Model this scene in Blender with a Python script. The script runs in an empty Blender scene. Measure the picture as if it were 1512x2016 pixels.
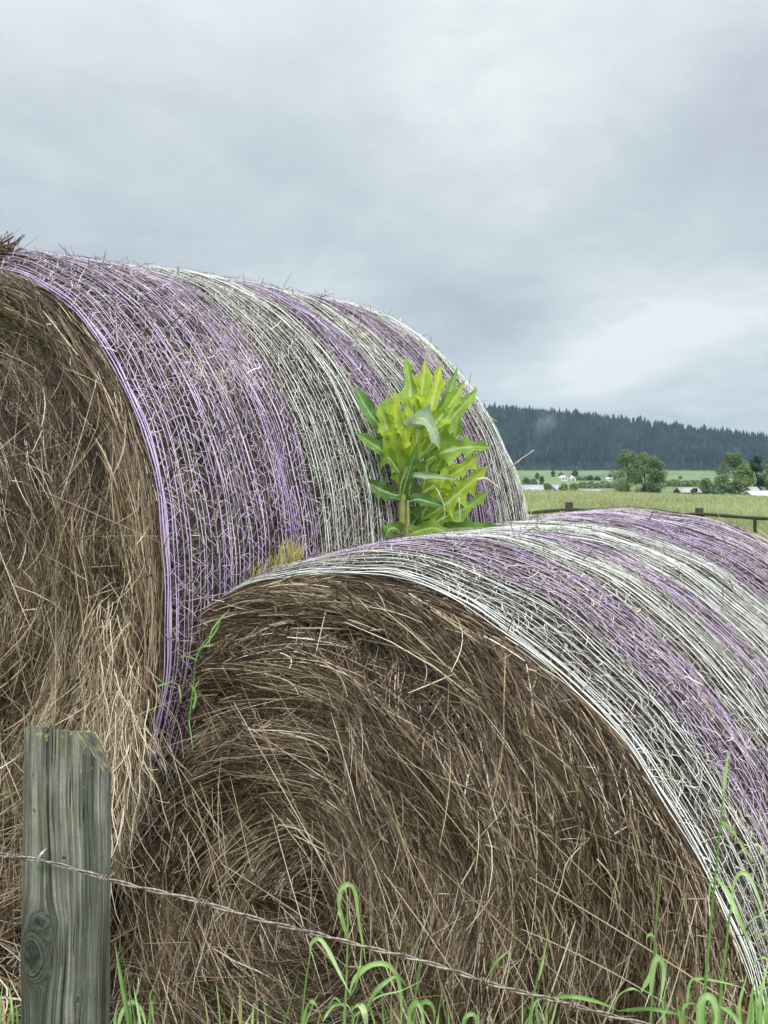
import bpy, math
import numpy as np
from mathutils import Vector, Matrix

rng = np.random.default_rng(7)
C = bpy.context.scene.collection
PI = math.pi
FPX, HY, CX, EYE = 2200.0, 940.0, 756.0, 1.67


def at(px, py, Y):
    """a place in the world, Y metres ahead, seen at that spot of the photograph"""
    return np.array([(px - CX) / FPX * Y, Y, EYE - (py - HY) / FPX * Y])


# ------------------------------------------------------------------ helpers
def tag(o, label=None, cat=None, group=None, kind=None):
    if label: o['label'] = label
    if cat: o['category'] = cat
    if group: o['group'] = group
    if kind: o['kind'] = kind
    return o


def empty(name, loc=(0, 0, 0), mat=None):
    o = bpy.data.objects.new(name, None)
    o.empty_display_size = 0.1
    C.objects.link(o)
    o.matrix_world = mat if mat is not None else Matrix.Translation(Vector(loc))
    return o


def mesh_obj(name, V, F, mat, parent=None, attrs=None, smooth=False, loc=None):
    """V (n,3); F an (m,k) array or list of such arrays; parent coordinates are local"""
    V = np.asarray(V, np.float32).reshape(-1, 3)
    Fs = F if isinstance(F, (list, tuple)) else [F]
    Fs = [np.asarray(f, np.int32) for f in Fs if len(f)]
    me = bpy.data.meshes.new(name)
    nl = sum(f.size for f in Fs)
    npoly = sum(len(f) for f in Fs)
    me.vertices.add(len(V)); me.vertices.foreach_set('co', V.ravel())
    me.loops.add(nl); me.loops.foreach_set('vertex_index', np.concatenate([f.ravel() for f in Fs]))
    me.polygons.add(npoly)
    tot = np.concatenate([np.full(len(f), f.shape[1], np.int32) for f in Fs])
    st = np.concatenate([[0], np.cumsum(tot)[:-1]]).astype(np.int32)
    me.polygons.foreach_set('loop_start', st)
    me.polygons.foreach_set('loop_total', tot)
    if smooth:
        me.polygons.foreach_set('use_smooth', np.ones(npoly, bool))
    for k, a in (attrs or {}).items():
        at_ = me.attributes.new(k, 'FLOAT', 'POINT')
        at_.data.foreach_set('value', np.asarray(a, np.float32).ravel())
    me.update(calc_edges=True)
    me.validate()
    o = bpy.data.objects.new(name, me)
    C.objects.link(o)
    if mat is not None: me.materials.append(mat)
    if parent is not None: o.parent = parent
    if loc is not None: o.location = loc
    return o


class MB:
    """collects pieces, links them as one mesh"""
    def __init__(s): s.V, s.F, s.A, s.n = [], [], [], 0
    def add(s, V, F, tone=None):
        V = np.asarray(V, float).reshape(-1, 3)
        for f in (F if isinstance(F, list) else [F]):
            s.F.append(np.asarray(f, int) + s.n)
        s.V.append(V); s.n += len(V)
        s.A.append(np.full(len(V), .5) if tone is None else np.broadcast_to(np.asarray(tone, float), (len(V),)))
        return s
    def build(s, name, mat, parent=None, smooth=False):
        d = {}
        for f in s.F: d.setdefault(f.shape[1], []).append(f)
        return mesh_obj(name, np.concatenate(s.V), [np.concatenate(v) for v in d.values()], mat, parent,
                        {'tone': np.concatenate(s.A)}, smooth)


def grid_faces(nu, nv, wrap_u=False, flip=False):
    i = np.arange(nu if wrap_u else nu - 1)[:, None]
    j = np.arange(nv - 1)[None, :]
    i2 = (i + 1) % nu
    a, b, c, d = i * nv + j, i2 * nv + j, i2 * nv + j + 1, i * nv + j + 1
    q = np.stack(np.broadcast_arrays(a, b, c, d), -1).reshape(-1, 4)
    return q[:, ::-1] if flip else q


def box(cx, cy, cz, sx, sy, sz, rz=0):
    v = np.array([[x, y, z] for x in (-.5, .5) for y in (-.5, .5) for z in (-.5, .5)]) * [sx, sy, sz]
    c, s = math.cos(rz), math.sin(rz)
    v = v @ np.array([[c, s, 0], [-s, c, 0], [0, 0, 1]]) + [cx, cy, cz]
    f = [[0, 1, 3, 2], [4, 6, 7, 5], [0, 4, 5, 1], [2, 3, 7, 6], [0, 2, 6, 4], [1, 5, 7, 3]]
    return v, np.array(f)


def tube(P, R, n=8, cap=True):
    """swept round tube along P (k,3) with radii R"""
    P = np.asarray(P, float); k = len(P)
    R = np.broadcast_to(np.asarray(R, float), (k,))
    T = np.gradient(P, axis=0); T /= np.linalg.norm(T, axis=1, keepdims=True) + 1e-12
    h = np.array([0, 0, 1.]) if abs(T[0][2]) < .9 else np.array([1., 0, 0])
    N = []
    for t in T:
        u = h - t * (h @ t); u /= np.linalg.norm(u) + 1e-12; N.append(u); h = u
    N = np.array(N); B = np.cross(T, N)
    a = np.linspace(0, 2 * PI, n, endpoint=False)
    V = P[:, None] + R[:, None, None] * (np.cos(a)[None, :, None] * N[:, None] + np.sin(a)[None, :, None] * B[:, None])
    F = []
    i = np.arange(k - 1)[:, None]; j = np.arange(n)[None]
    q = np.stack(np.broadcast_arrays(i * n + j, i * n + (j + 1) % n, (i + 1) * n + (j + 1) % n, (i + 1) * n + j), -1).reshape(-1, 4)
    F.append(q)
    V = V.reshape(-1, 3)
    if cap:
        c0 = len(V); V = np.concatenate([V, P[:1], P[-1:]])
        jj = np.arange(n); 
        F.append(np.stack([np.full(n, c0), (jj + 1) % n, jj], -1))
        b = (k - 1) * n
        F.append(np.stack([np.full(n, c0 + 1), b + jj, b + (jj + 1) % n], -1))
    return V, F


def ribbons(P, W, N, vee=0.0):
    """many flat or folded straws at once. P (n,k,3), W (n,k) half widths, N (n,3)|(n,k,3) facing"""
    n, k, _ = P.shape
    T = np.gradient(P, axis=1)
    if N.ndim == 2: N = N[:, None, :]
    S = np.cross(T, np.broadcast_to(N, T.shape)); S /= np.linalg.norm(S, axis=2, keepdims=True) + 1e-9
    if vee:
        U = np.cross(S, T); U /= np.linalg.norm(U, axis=2, keepdims=True) + 1e-9
        V = np.stack([P - S * W[..., None], P + U * (W * vee)[..., None], P + S * W[..., None]], 2)
        c = 3
    else:
        V = np.stack([P - S * W[..., None], P + S * W[..., None]], 2); c = 2
    base = (np.arange(n) * k * c)[:, None, None]
    i = np.arange(k - 1)[None, :, None] * c
    j = np.arange(c - 1)[None, None, :]
    a = base + i + j
    F = np.stack([a, a + 1, a + 1 + c, a + c], -1).reshape(-1, 4)
    return V.reshape(-1, 3), F, c * k


def vnoise(x, y, seed=0, px=0):
    """smooth value noise on a plane; px: period in x"""
    g = np.random.default_rng(seed).random((256, 256))
    xi, yi = np.floor(x).astype(int), np.floor(y).astype(int)
    fx, fy = x - xi, y - yi
    fx, fy = fx * fx * (3 - 2 * fx), fy * fy * (3 - 2 * fy)
    m = px if px else 256
    g_ = lambda i, j: g[(i % m) % 256, j % 256]
    return (g_(xi, yi) * (1 - fx) * (1 - fy) + g_(xi + 1, yi) * fx * (1 - fy) + g_(xi, yi + 1) * (1 - fx) * fy + g_(xi + 1, yi + 1) * fx * fy)


# ------------------------------------------------------------------ materials
def mat_new(name):
    m = bpy.data.materials.new(name); m.use_nodes = True
    nt = m.node_tree; nt.nodes.clear()
    return m, nt, nt.nodes, nt.links


def N_(nd, typ, **kw):
    n = nd.new(typ)
    for k, v in kw.items():
        if k in n.inputs: n.inputs[k].default_value = v
        else: setattr(n, k, v)
    return n


def ramp(nd, stops, interp='LINEAR'):
    r = nd.new('ShaderNodeValToRGB'); e = r.color_ramp.elements; r.color_ramp.interpolation = interp
    while len(e) < len(stops): e.new(0.5)
    for q, (p, c) in zip(e, stops):
        q.position = p; q.color = (*c, 1)
    return r


def out(nt, sh, vol=None):
    o = nt.nodes.new('ShaderNodeOutputMaterial')
    if sh is not None: nt.links.new(sh.outputs[0], o.inputs['Surface'])
    if vol is not None: nt.links.new(vol.outputs[0], o.inputs['Volume'])


def tone_mat(name, stops, rough=.6, spec=.3, trans=0.0, noise=0.0, nscale=40, sheen=0):
    """base colour runs along a ramp by the per-piece 'tone' attribute (each straw's own colour)"""
    m, nt, nd, lk = mat_new(name)
    a = N_(nd, 'ShaderNodeAttribute', attribute_name='tone')
    r = ramp(nd, stops)
    if noise:
        tx = N_(nd, 'ShaderNodeTexCoord'); nz = N_(nd, 'ShaderNodeTexNoise', Scale=nscale, Detail=3.0)
        lk.new(tx.outputs['Object'], nz.inputs['Vector'])
        ma = N_(nd, 'ShaderNodeMath', operation='MULTIPLY_ADD'); ma.inputs[1].default_value = noise * 2; ma.inputs[2].default_value = -noise
        lk.new(nz.outputs['Fac'], ma.inputs[0])
        ad = N_(nd, 'ShaderNodeMath', operation='ADD'); lk.new(a.outputs['Fac'], ad.inputs[0]); lk.new(ma.outputs[0], ad.inputs[1])
        lk.new(ad.outputs[0], r.inputs[0])
    else:
        lk.new(a.outputs['Fac'], r.inputs[0])
    b = N_(nd, 'ShaderNodeBsdfPrincipled', Roughness=rough); b.inputs['Specular IOR Level'].default_value = spec
    lk.new(r.outputs[0], b.inputs['Base Color'])
    if trans:
        t = N_(nd, 'ShaderNodeBsdfTranslucent'); lk.new(r.outputs[0], t.inputs[0])
        mx = N_(nd, 'ShaderNodeMixShader'); mx.inputs[0].default_value = trans
        lk.new(b.outputs[0], mx.inputs[1]); lk.new(t.outputs[0], mx.inputs[2])
        out(nt, mx)
    else:
        out(nt, b)
    return m


STRAW = tone_mat('dry_straw', [(0, (.021, .013, .010)), (.28, (.082, .049, .031)), (.52, (.205, .134, .084)), (.78, (.54, .415, .30)), (1, (.94, .84, .72))], .5, .45)
BITS = tone_mat('weathered_hay_bits', [(0, (.028, .023, .022)), (.4, (.095, .078, .068)), (.75, (.29, .25, .21)), (1, (.66, .60, .52))], .6, .3)
WHITE_NET = tone_mat('white_net_plastic', [(0, (.46, .47, .44)), (.6, (.72, .74, .72)), (1, (.86, .88, .88))], .38, .5, .10)
PURPLE_NET = tone_mat('purple_net_plastic', [(0, (.34, .20, .47)), (.4, (.51, .35, .66)), (.7, (.66, .51, .76)), (1, (.80, .70, .81))], .38, .5, .12)
GRASS = tone_mat('fresh_grass', [(0, (.07, .16, .05)), (.4, (.19, .36, .10)), (.7, (.36, .55, .20)), (.88, (.50, .66, .36)), (1, (.55, .45, .22))], .38, .5, .38, .10, 60)
YELLOWGRASS = tone_mat('yellowed_grass', [(0, (.42, .36, .09)), (.5, (.72, .62, .20)), (1, (.85, .80, .45))], .5, .3, .3)


def hay_core_mat():
    m, nt, nd, lk = mat_new('packed_hay')
    tx = N_(nd, 'ShaderNodeTexCoord')
    mp = N_(nd, 'ShaderNodeMapping'); mp.inputs['Scale'].default_value = (1, 1, 1)
    lk.new(tx.outputs['Object'], mp.inputs[0])
    n1 = N_(nd, 'ShaderNodeTexNoise', Scale=130.0, Detail=6.0, Roughness=.7)
    n2 = N_(nd, 'ShaderNodeTexNoise', Scale=9.0, Detail=4.0)
    lk.new(mp.outputs[0], n1.inputs['Vector']); lk.new(mp.outputs[0], n2.inputs['Vector'])
    ad = N_(nd, 'ShaderNodeMath', operation='MULTIPLY_ADD'); ad.inputs[1].default_value = .5
    lk.new(n2.outputs['Fac'], ad.inputs[0]); 
    sc = N_(nd, 'ShaderNodeMath', operation='MULTIPLY'); sc.inputs[1].default_value = .5
    lk.new(n1.outputs['Fac'], sc.inputs[0]); lk.new(sc.outputs[0], ad.inputs[2])
    r = ramp(nd, [(.36, (.014, .010, .008)), (.5, (.048, .032, .022)), (.66, (.13, .09, .06))])
    lk.new(ad.outputs[0], r.inputs[0])
    b = N_(nd, 'ShaderNodeBsdfPrincipled', Roughness=.85); b.inputs['Specular IOR Level'].default_value = .2
    lk.new(r.outputs[0], b.inputs['Base Color'])
    bp = N_(nd, 'ShaderNodeBump', Strength=.8, Distance=.01); lk.new(n1.outputs['Fac'], bp.inputs['Height'])
    lk.new(bp.outputs[0], b.inputs['Normal'])
    out(nt, b); return m


HAYCORE = hay_core_mat()


# ------------------------------------------------------------------ hay bales
BANDS = [(0, .135, 'w'), (.135, .295, 'p'), (.295, .455, 'w'), (.455, .565, 'p'), (.565, .825, 'w'), (.825, 1.0, 'p')]
NETW = 1.235


def bale(label, th, ph, L, Cc, r0, r1, bands, seed, swirl, tilt_in, n_cap, rimdef=None, extra=None, grey=0.0):
    R = np.random.default_rng(seed)
    a = np.array([math.sin(th) * math.cos(ph), math.cos(th) * math.cos(ph), math.sin(ph)])
    up = np.array([0, 0, 1.]) - a * a[2]; up /= np.linalg.norm(up); s = np.cross(a, up)
    Cc = np.array(Cc) + [0, 0, EYE]
    base = Cc + a * L / 2 - up * r0
    M = Matrix(((s[0], a[0], up[0], base[0]), (s[1], a[1], up[1], base[1]), (s[2], a[2], up[2], base[2]), (0, 0, 0, 1)))
    root = empty('hay_bale', mat=M)
    tag(root, label, 'hay bale', 'round hay bales in net wrap')
    # local frame: x right, y along the axis, z up. front end at y=-L/2, centre line at z=r0
    y0 = -L / 2

    ph_ = R.random((8, 2)) * 2 * PI

    sf, sb = (extra or {}).get('shoulder', (.02, .02))

    def rad(t, al):
        """outer radius by angle and distance from the front"""
        q = np.clip(al / L, 0, 1)
        r = r0 + (r1 - r0) * q
        r = r - sf * np.exp(-np.clip(al, 0, None) / .022) - sb * np.exp(-np.clip(L - al, 0, None) / .022)
        r = r + .004 * np.sin(3 * t + ph_[0, 0]) + .003 * np.sin(5 * t + 4 * q + ph_[1, 0]) + .0035 * np.sin(9 * q + 2 * t + ph_[2, 0])
        r = r + .010 * (vnoise((t % (2 * PI)) / (2 * PI) * 40, al * 14 + 7, seed, 40) - .5)
        if rimdef is not None:
            r = r + rimdef(t, al)
        return r

    def cyl(t, al, dr):
        rr = rad(t, al) + dr
        return np.stack([rr * np.cos(t), y0 + al, r0 + rr * np.sin(t)], -1)

    # packed body (side and both ends)
    nt_, na = 300, 70
    t = np.linspace(0, 2 * PI, nt_, endpoint=False)[:, None] + np.zeros((1, na))
    al = np.linspace(0.004, L - .004, na)[None] + np.zeros((nt_, 1))
    dr = -.012 + .012 * (vnoise(t / (2 * PI) * 160, al * 60, seed + 3, 160) - .5)
    Vs = cyl(t, al, dr)
    mb = MB(); mb.add(Vs, grid_faces(nt_, na, True))

    def cap_depth(x, z):
        """how far the front end stands out (towards -y) at x, z measured from the centre line"""
        cx, cz = swirl
        dx, dz = x - cx, z - cz
        rho = np.hypot(dx, dz); phi = np.arctan2(dz, dx)
        ringn = vnoise(phi / (2 * PI) * 7 + 20 + rho * 3, rho * 19, seed + 5) - .5
        blob = vnoise(x * 7 + 40, z * 7 + 40, seed + 6) - .5
        edge = np.clip((np.hypot(x, z) - r0 + .10) / .10, 0, 1)
        d = .002 + .095 * ringn + .055 * blob + .02 * (1 - (np.hypot(x, z) / r0) ** 2)
        d = d - .045 * np.exp(-((rho - .02) / .07) ** 2)
        if extra and 'hollow' in extra:
            for hx, hz, hr, hd in extra['hollow']:
                d = d - hd * np.exp(-((x - hx) ** 2 + (z - hz) ** 2) / hr ** 2)
        return d * (1 - edge) + .006 * edge

    for front in (True, False):
        nr = 60
        q = np.linspace(0, 1, nr)[None]
        tt = np.linspace(0, 2 * PI, nt_, endpoint=False)[:, None]
        aa = .004 if front else L - .004
        rr = (rad(tt, np.full_like(tt, aa)) - .012) * q
        x, z = rr * np.cos(tt), rr * np.sin(tt)
        dep = cap_depth(x, z) - .012
        V = np.stack([x, (y0 + .004 - dep) if front else (-y0 - .004 + dep), r0 + z], -1)
        mb.add(V, grid_faces(nt_, nr, True, flip=front))
    core = mb.build('hay_core', HAYCORE, root, True)

    # combed straw of the front end: layered, wound round the bale's heart
    n = n_cap
    rr = r0 * np.sqrt(R.random(n)) * 1.0
    pp = R.random(n) * 2 * PI
    if extra and 'window' in extra:            # keep straws where this end can be seen
        lo, hi = extra['window']
        pp = lo + R.random(n) * (hi - lo)
    x0, z0 = rr * np.cos(pp), rr * np.sin(pp)
    Ls = R.gamma(4, .040, n).clip(.04, .45)
    k = 6
    ang_j = R.normal(0, .16, n) + (R.random(n) < .14) * R.normal(0, .7, n)
    curve = R.normal(0, .5, n)
    q = np.linspace(-.5, .5, k)
    X = np.zeros((n, k)); Z = np.zeros((n, k))
    # march along the winding direction both ways from the middle
    sgn = np.where(R.random(n) < .5, 1, -1)
    X[:, 0], Z[:, 0] = x0, z0
    for i in range(1, k):
        px_, pz_ = X[:, i - 1], Z[:, i - 1]
        dx, dz = px_ - swirl[0], pz_ - swirl[1]
        rho = np.hypot(dx, dz) + 1e-4
        phi = np.arctan2(dz, dx)
        # clockwise winding as seen from the front, leaning inward under its own weight
        d = phi - PI / 2 - tilt_in + ang_j + curve * Ls * (i / k)
        step = Ls / (k - 1) * sgn
        X[:, i] = px_ + np.cos(d) * step; Z[:, i] = pz_ + np.sin(d) * step
    keep = (np.hypot(X, Z).max(1) < r0 - .004) | ((R.random(n) < .012) & (np.hypot(X, Z).max(1) < r0 + .012))
    lay = R.random(n)
    D = cap_depth(X, Z) - .012 + (lay ** 1.5)[:, None] * .036
    lift = (R.random(n) < .10) * R.gamma(2, .014, n)
    D = D + lift[:, None] * (np.linspace(0, 1, k)[None] ** 2) * 1.5
    P = np.stack([X, y0 + .004 - D, r0 + Z], -1)
    w = (R.gamma(5, .000132, n)).clip(.00026, .0014)
    W = w[:, None] * np.array([.75, 1, 1, 1, .9, .45])[None]
    nor = np.array([0, -1., 0]) + R.normal(0, .5, (n, 3))
    pat = vnoise(X[:, 2] * 6 + 50, Z[:, 2] * 6 + 50, seed + 9) - .5
    pat2 = vnoise(np.arctan2(Z[:, 2] - swirl[1], X[:, 2] - swirl[0]) * 2.2 + 60, np.hypot(X[:, 2] - swirl[0], Z[:, 2] - swirl[1]) * 34, seed + 10) - .5
    tone = .25 + .34 * pat + .56 * pat2 + .20 * R.normal(0, 1, n) + .16 * lay - (R.random(n) < .25) * .12
    tone = np.where((R.random(n) < .13) & (lay > .55), R.uniform(.62, 1, n), tone).clip(0, 1)
    P, W, nor, tone = P[keep], W[keep], nor[keep], tone[keep]
    V, F, cn = ribbons(P, W, nor, .7)
    A = [np.repeat(tone, cn)]; Vs_, Fs_ = [V], [F]; off = len(V)
    nr_ = 9000
    tr_ = R.uniform(0, 2 * PI, nr_); lr_ = R.gamma(3, .03, nr_).clip(.03, .25); qr = np.linspace(-.5, .5, 6)[None]
    rr0 = r0 - .085 * R.random(nr_) ** 1.4 + .002
    tq = tr_[:, None] + lr_[:, None] * qr / r0
    rq = rr0[:, None] + R.normal(0, .10, nr_)[:, None] * lr_[:, None] * qr
    rmax = rad(tq, np.full_like(tq, .004)) - .002
    rq = np.minimum(rq, rmax)
    dq = (.012 - .02 * R.random(nr_))[:, None] + R.normal(0, .012, nr_)[:, None] * qr + np.clip((r0 - .03 - rq) / .06, 0, 1) * .02
    P = np.stack([rq * np.cos(tq), y0 + .004 - dq, r0 + rq * np.sin(tq)], -1)
    W = (R.gamma(5, .00015, nr_).clip(.0003, .0014))[:, None] * np.array([.7, 1, 1, 1, 1, .5])[None]
    V, F, cn = ribbons(P, W, np.array([0, -1., 0]) + R.normal(0, .5, (nr_, 3)), .7)
    Vs_.append(V); Fs_.append(F + off); off += len(V); A.append(np.repeat((.37 + .30 * R.normal(0, 1, nr_)).clip(0, 1), cn))
    nc = n_cap // 4
    rc = r0 * .99 * np.sqrt(R.random(nc)); pc_ = R.random(nc) * 2 * PI
    xc, zc = rc * np.cos(pc_), rc * np.sin(pc_)
    dc = R.uniform(0, 2 * PI, nc); lc = R.gamma(3, .006, nc).clip(.005, .05); qc = np.linspace(-.5, .5, 3)[None]
    kink = R.normal(0, .35, nc)[:, None] * np.abs(qc)
    Xc = xc[:, None] + (np.cos(dc)[:, None] - kink * np.sin(dc)[:, None]) * lc[:, None] * qc * 2
    Zc = zc[:, None] + (np.sin(dc)[:, None] + kink * np.cos(dc)[:, None]) * lc[:, None] * qc * 2
    Dc = cap_depth(Xc, Zc) + R.uniform(-.012, .026, nc)[:, None] + R.normal(0, .004, nc)[:, None] * qc * 2
    ok = np.hypot(Xc, Zc).max(1) < r0 - .002
    P = np.stack([Xc, y0 + .004 - Dc, r0 + Zc], -1)[ok]
    W = (R.gamma(4, .00022, nc).clip(.0003, .0022))[ok][:, None] * np.array([.6, 1, .4])[None]
    V, F, cn = ribbons(P, W, (np.array([0, -1., 0]) + R.normal(0, .7, (nc, 3)))[ok], .5)
    Vs_.append(V); Fs_.append(F + off); off += len(V); A.append(np.repeat((.36 + .25 * R.normal(0, 1, ok.sum())).clip(0, 1), cn))
    for fn in (extra or {}).get('straw', []):
        P, W, nor, tone = fn(R, cap_depth, y0, r0)
        V, F, cn = ribbons(P, W, nor, .7)
        Vs_.append(V); Fs_.append(F + off); off += len(V); A.append(np.repeat(tone, cn))
    mesh_obj('straw_end', np.concatenate(Vs_), np.concatenate(Fs_), STRAW, root, {'tone': np.concatenate(A)})

    # short broken stalks showing through the net on the side
    n = 80000
    lo, hi = (extra or {}).get('side', (-.9, 2.6))
    tt = R.uniform(lo, hi, n); aa = R.uniform(.0, L, n)
    ln = R.gamma(3, .011, n).clip(.01, .12)
    d = np.where(R.random(n) < .5, R.normal(0, .5, n), R.uniform(0, PI, n))
    k = 4; q = np.linspace(-.5, .5, k)[None]
    b = R.normal(0, .35, n)[:, None] * q
    T_ = tt[:, None] + (np.cos(d[:, None] + b) * ln[:, None] * q) / r0
    A_ = (aa[:, None] + np.sin(d[:, None] + b) * ln[:, None] * q).clip(.0, L)
    h = -.012 + .014 * R.random(n) ** 1.5 + .010 * (R.random(n) < .10)
    up_ = (R.random(n) < .05) * R.gamma(2, .006, n)
    P = cyl(T_, A_, h[:, None] + up_[:, None] * (q + .5))
    W = (R.gamma(5, .00015, n).clip(.0003, .0013))[:, None] * np.array([.8, 1, 1, .5])[None]
    Nn = np.stack([np.cos(tt), 0 * tt, np.sin(tt)], -1) + R.normal(0, .4, (n, 3))
    tone = (.42 + .24 * R.normal(0, 1, n) + .5 * (vnoise(tt * 6 + 30, aa * 8, seed + 12) - .5)).clip(0, 1)
    V, F, cn = ribbons(P, W, Nn)
    Vs_, Fs_, A, off = [V], [F], [np.repeat(tone, cn)], len(V)
    # longer wisps that stand off the skyline
    n = 300
    tt = R.uniform(lo, hi, n); aa = np.where(R.random(n) < .35, L - R.random(n) * .05, R.uniform(0, L, n))
    ln = R.gamma(2.5, .013, n).clip(.008, .09); d = R.uniform(0, 2 * PI, n)
    q = np.linspace(0, 1, k)[None]; el = R.uniform(.05, .7, n)
    P = cyl(tt[:, None] + np.cos(d)[:, None] * ln[:, None] * q / r0, aa[:, None] + np.sin(d)[:, None] * ln[:, None] * q,
            (np.sin(el) * ln)[:, None] * q ** 1.4 + .003)
    W = np.full((n, 1), .0008) * np.array([1, 1, .8, .4])[None]
    V, F, cn = ribbons(P, W, R.normal(0, 1, (n, 3)))
    Vs_.append(V); Fs_.append(F + off); off += len(V); A.append(np.repeat(R.uniform(.25, .95, n), cn))
    ne = (extra or {}).get('ragged', 0)
    if ne:
        tt = R.uniform(.55, 1.9, ne); aa = L - R.random(ne) * .07; ln = R.gamma(4, .03, ne).clip(.03, .3); d = R.normal(0, .35, ne) + PI * (R.random(ne) < .3)
        P = cyl(tt[:, None] + np.cos(d)[:, None] * ln[:, None] * q / r0, aa[:, None] + np.sin(d)[:, None] * ln[:, None] * q,
                (R.uniform(0, .10, ne) * ln)[:, None] * q ** 1.3 + R.uniform(-.006, .005, ne)[:, None])
        W = (R.gamma(4, .0003, ne).clip(.0005, .002))[:, None] * np.array([1, 1, .9, .5])[None]
        V, F, cn = ribbons(P, W, R.normal(0, 1, (ne, 3)))
        Vs_.append(V); Fs_.append(F + off); off += len(V); A.append(np.repeat(R.uniform(.2, .95, ne), cn))
    mesh_obj('side_straw', np.concatenate(Vs_), np.concatenate(Fs_), BITS, root, {'tone': np.concatenate(A)})

    # net wrap: lengthwise tapes laid round the bale, joined by a zigzag of thinner yarn
    tg = np.linspace(lo - .15, hi + .15, 420)
    wob = lambda aa, tq: .008 * np.sin(1.7 * tq + 5 * aa + ph_[3, 0]) + .005 * np.sin(4.1 * tq + 9 * aa + ph_[4, 0]) + .0025 * np.sin(8.3 * tq - 14 * aa + ph_[5, 0])
    for (b0, b1, colr) in bands:
        rim = (b0 <= .001)
        far = (b1 >= NETW - .001)
        sg_ = .0118 if colr == 'w' else .0132
        pos = np.arange(b0 + .004, b1, sg_)
        pos = pos + R.normal(0, .0012, len(pos))
        two = pos + sg_ * .45 + R.normal(0, .002, len(pos))
        pos = np.concatenate([pos, two[R.random(len(two)) < (.85 if (colr == 'w' and .5 < b0 < .6) else .30)]])
        if rim: pos = np.concatenate([pos, np.array([-.003, .001, .006, .012, .020]) if colr == 'w' else np.array([-.002, .001, .004, .008])])
        if far: pos = np.concatenate([pos, L - np.array([.002, .006, .012, .02])])
        pos = np.sort(pos)
        m = len(pos)
        hgt = R.uniform(.001, .006, m)
        own = np.zeros((m, len(tg)))
        for j in range(3):
            own += R.normal(0, .0008, (m, 1)) * np.sin(R.uniform(1, 7, (m, 1)) * tg[None] + R.random((m, 1)) * 6.3)
        sq = np.clip(np.minimum(pos, L - pos) / .08, 0.12, 1)[:, None]
        Ag = pos[:, None] + wob(pos[:, None], tg[None]) * sq + own * np.maximum(sq, .5)
        Ag = np.clip(Ag, -.008, L + .006)
        Tg = np.broadcast_to(tg[None], Ag.shape)
        hh = hgt[:, None] + .0015 * np.sin(23 * Tg + R.random((m, 1)) * 6.3)
        P = cyl(Tg, np.clip(Ag, .0, L), hh); P[..., 1] = y0 + Ag
        wd = R.uniform(.0006, .00115, m) if colr == 'w' else R.uniform(.00055, .00098, m)
        if rim: wd = np.where(pos < .026, R.uniform(.0009, .0015, m), wd)
        W = wd[:, None] * (1 + .3 * np.sin(31 * Tg + R.random((m, 1)) * 6))
        Nn = np.stack([np.cos(Tg), 0 * Tg, np.sin(Tg)], -1)
        V, F, cn = ribbons(P, W, Nn, .5)
        tn = R.uniform(.15, 1, m) if colr == 'w' else R.uniform(.35, .9, m)
        if rim: tn = np.where(pos < .026, R.uniform(.45, .62, m) if colr == 'p' else R.uniform(.6, .95, m), tn)
        Vs_, Fs_, A, off = [V], [F], [np.repeat(tn, cn)], len(V)
        # zigzag yarn, two layers of net
        for layer in range(2):
            gap = np.sort(np.arange(b0, b1, .0158) + R.normal(0, .003, len(np.arange(b0, b1, .0158))) + layer * .008)
            stp = (.021 if colr == 'w' else .017) / r0
            for g in gap:
                tz = np.arange(lo - .1, hi + .1, stp) + R.random() * stp
                tz = tz + R.normal(0, .010, len(tz))
                zz = g + wob(np.full_like(tz, g), tz) * min(max(min(g, L - g) / .08, .12), 1) + np.where(np.arange(len(tz)) % 2, .0165, -.001) + R.normal(0, .003, len(tz))
                kp = (R.random(len(tz) - 1) < (.45 if colr == 'w' else .5))
                p0t, p1t, p0a, p1a = tz[:-1][kp], tz[1:][kp], zz[:-1][kp], zz[1:][kp]
                nn = len(p0t)
                if not nn: continue
                qq = np.linspace(0, 1, 4)[None]
                bow = R.normal(0, .0035, nn)[:, None] * np.sin(PI * qq)
                Tq = p0t[:, None] + (p1t - p0t)[:, None] * qq + bow
                Aq = (p0a[:, None] + (p1a - p0a)[:, None] * qq - bow * .5).clip(0, L)
                hq = R.uniform(.001, .005, nn)[:, None] + .004 * R.random((nn, 1)) * np.sin(PI * qq)
                P = cyl(Tq, Aq, hq)
                W = np.full((nn, 4), .00042) * R.uniform(.7, 1.25, (nn, 1))
                Nn = np.stack([np.cos(Tq), 0 * Tq, np.sin(Tq)], -1)
                V, F, cn = ribbons(P, W, Nn)
                Vs_.append(V); Fs_.append(F + off); off += len(V)
                A.append(np.repeat(R.uniform(.2, .9, nn) if colr == 'w' else R.uniform(.5, 1, nn), cn))
        mesh_obj('white_net_band' if colr == 'w' else 'purple_net_band', np.concatenate(Vs_), np.concatenate(Fs_),
                 WHITE_NET if colr == 'w' else PURPLE_NET, root, {'tone': np.concatenate(A)})
    return root, M, cyl


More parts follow.
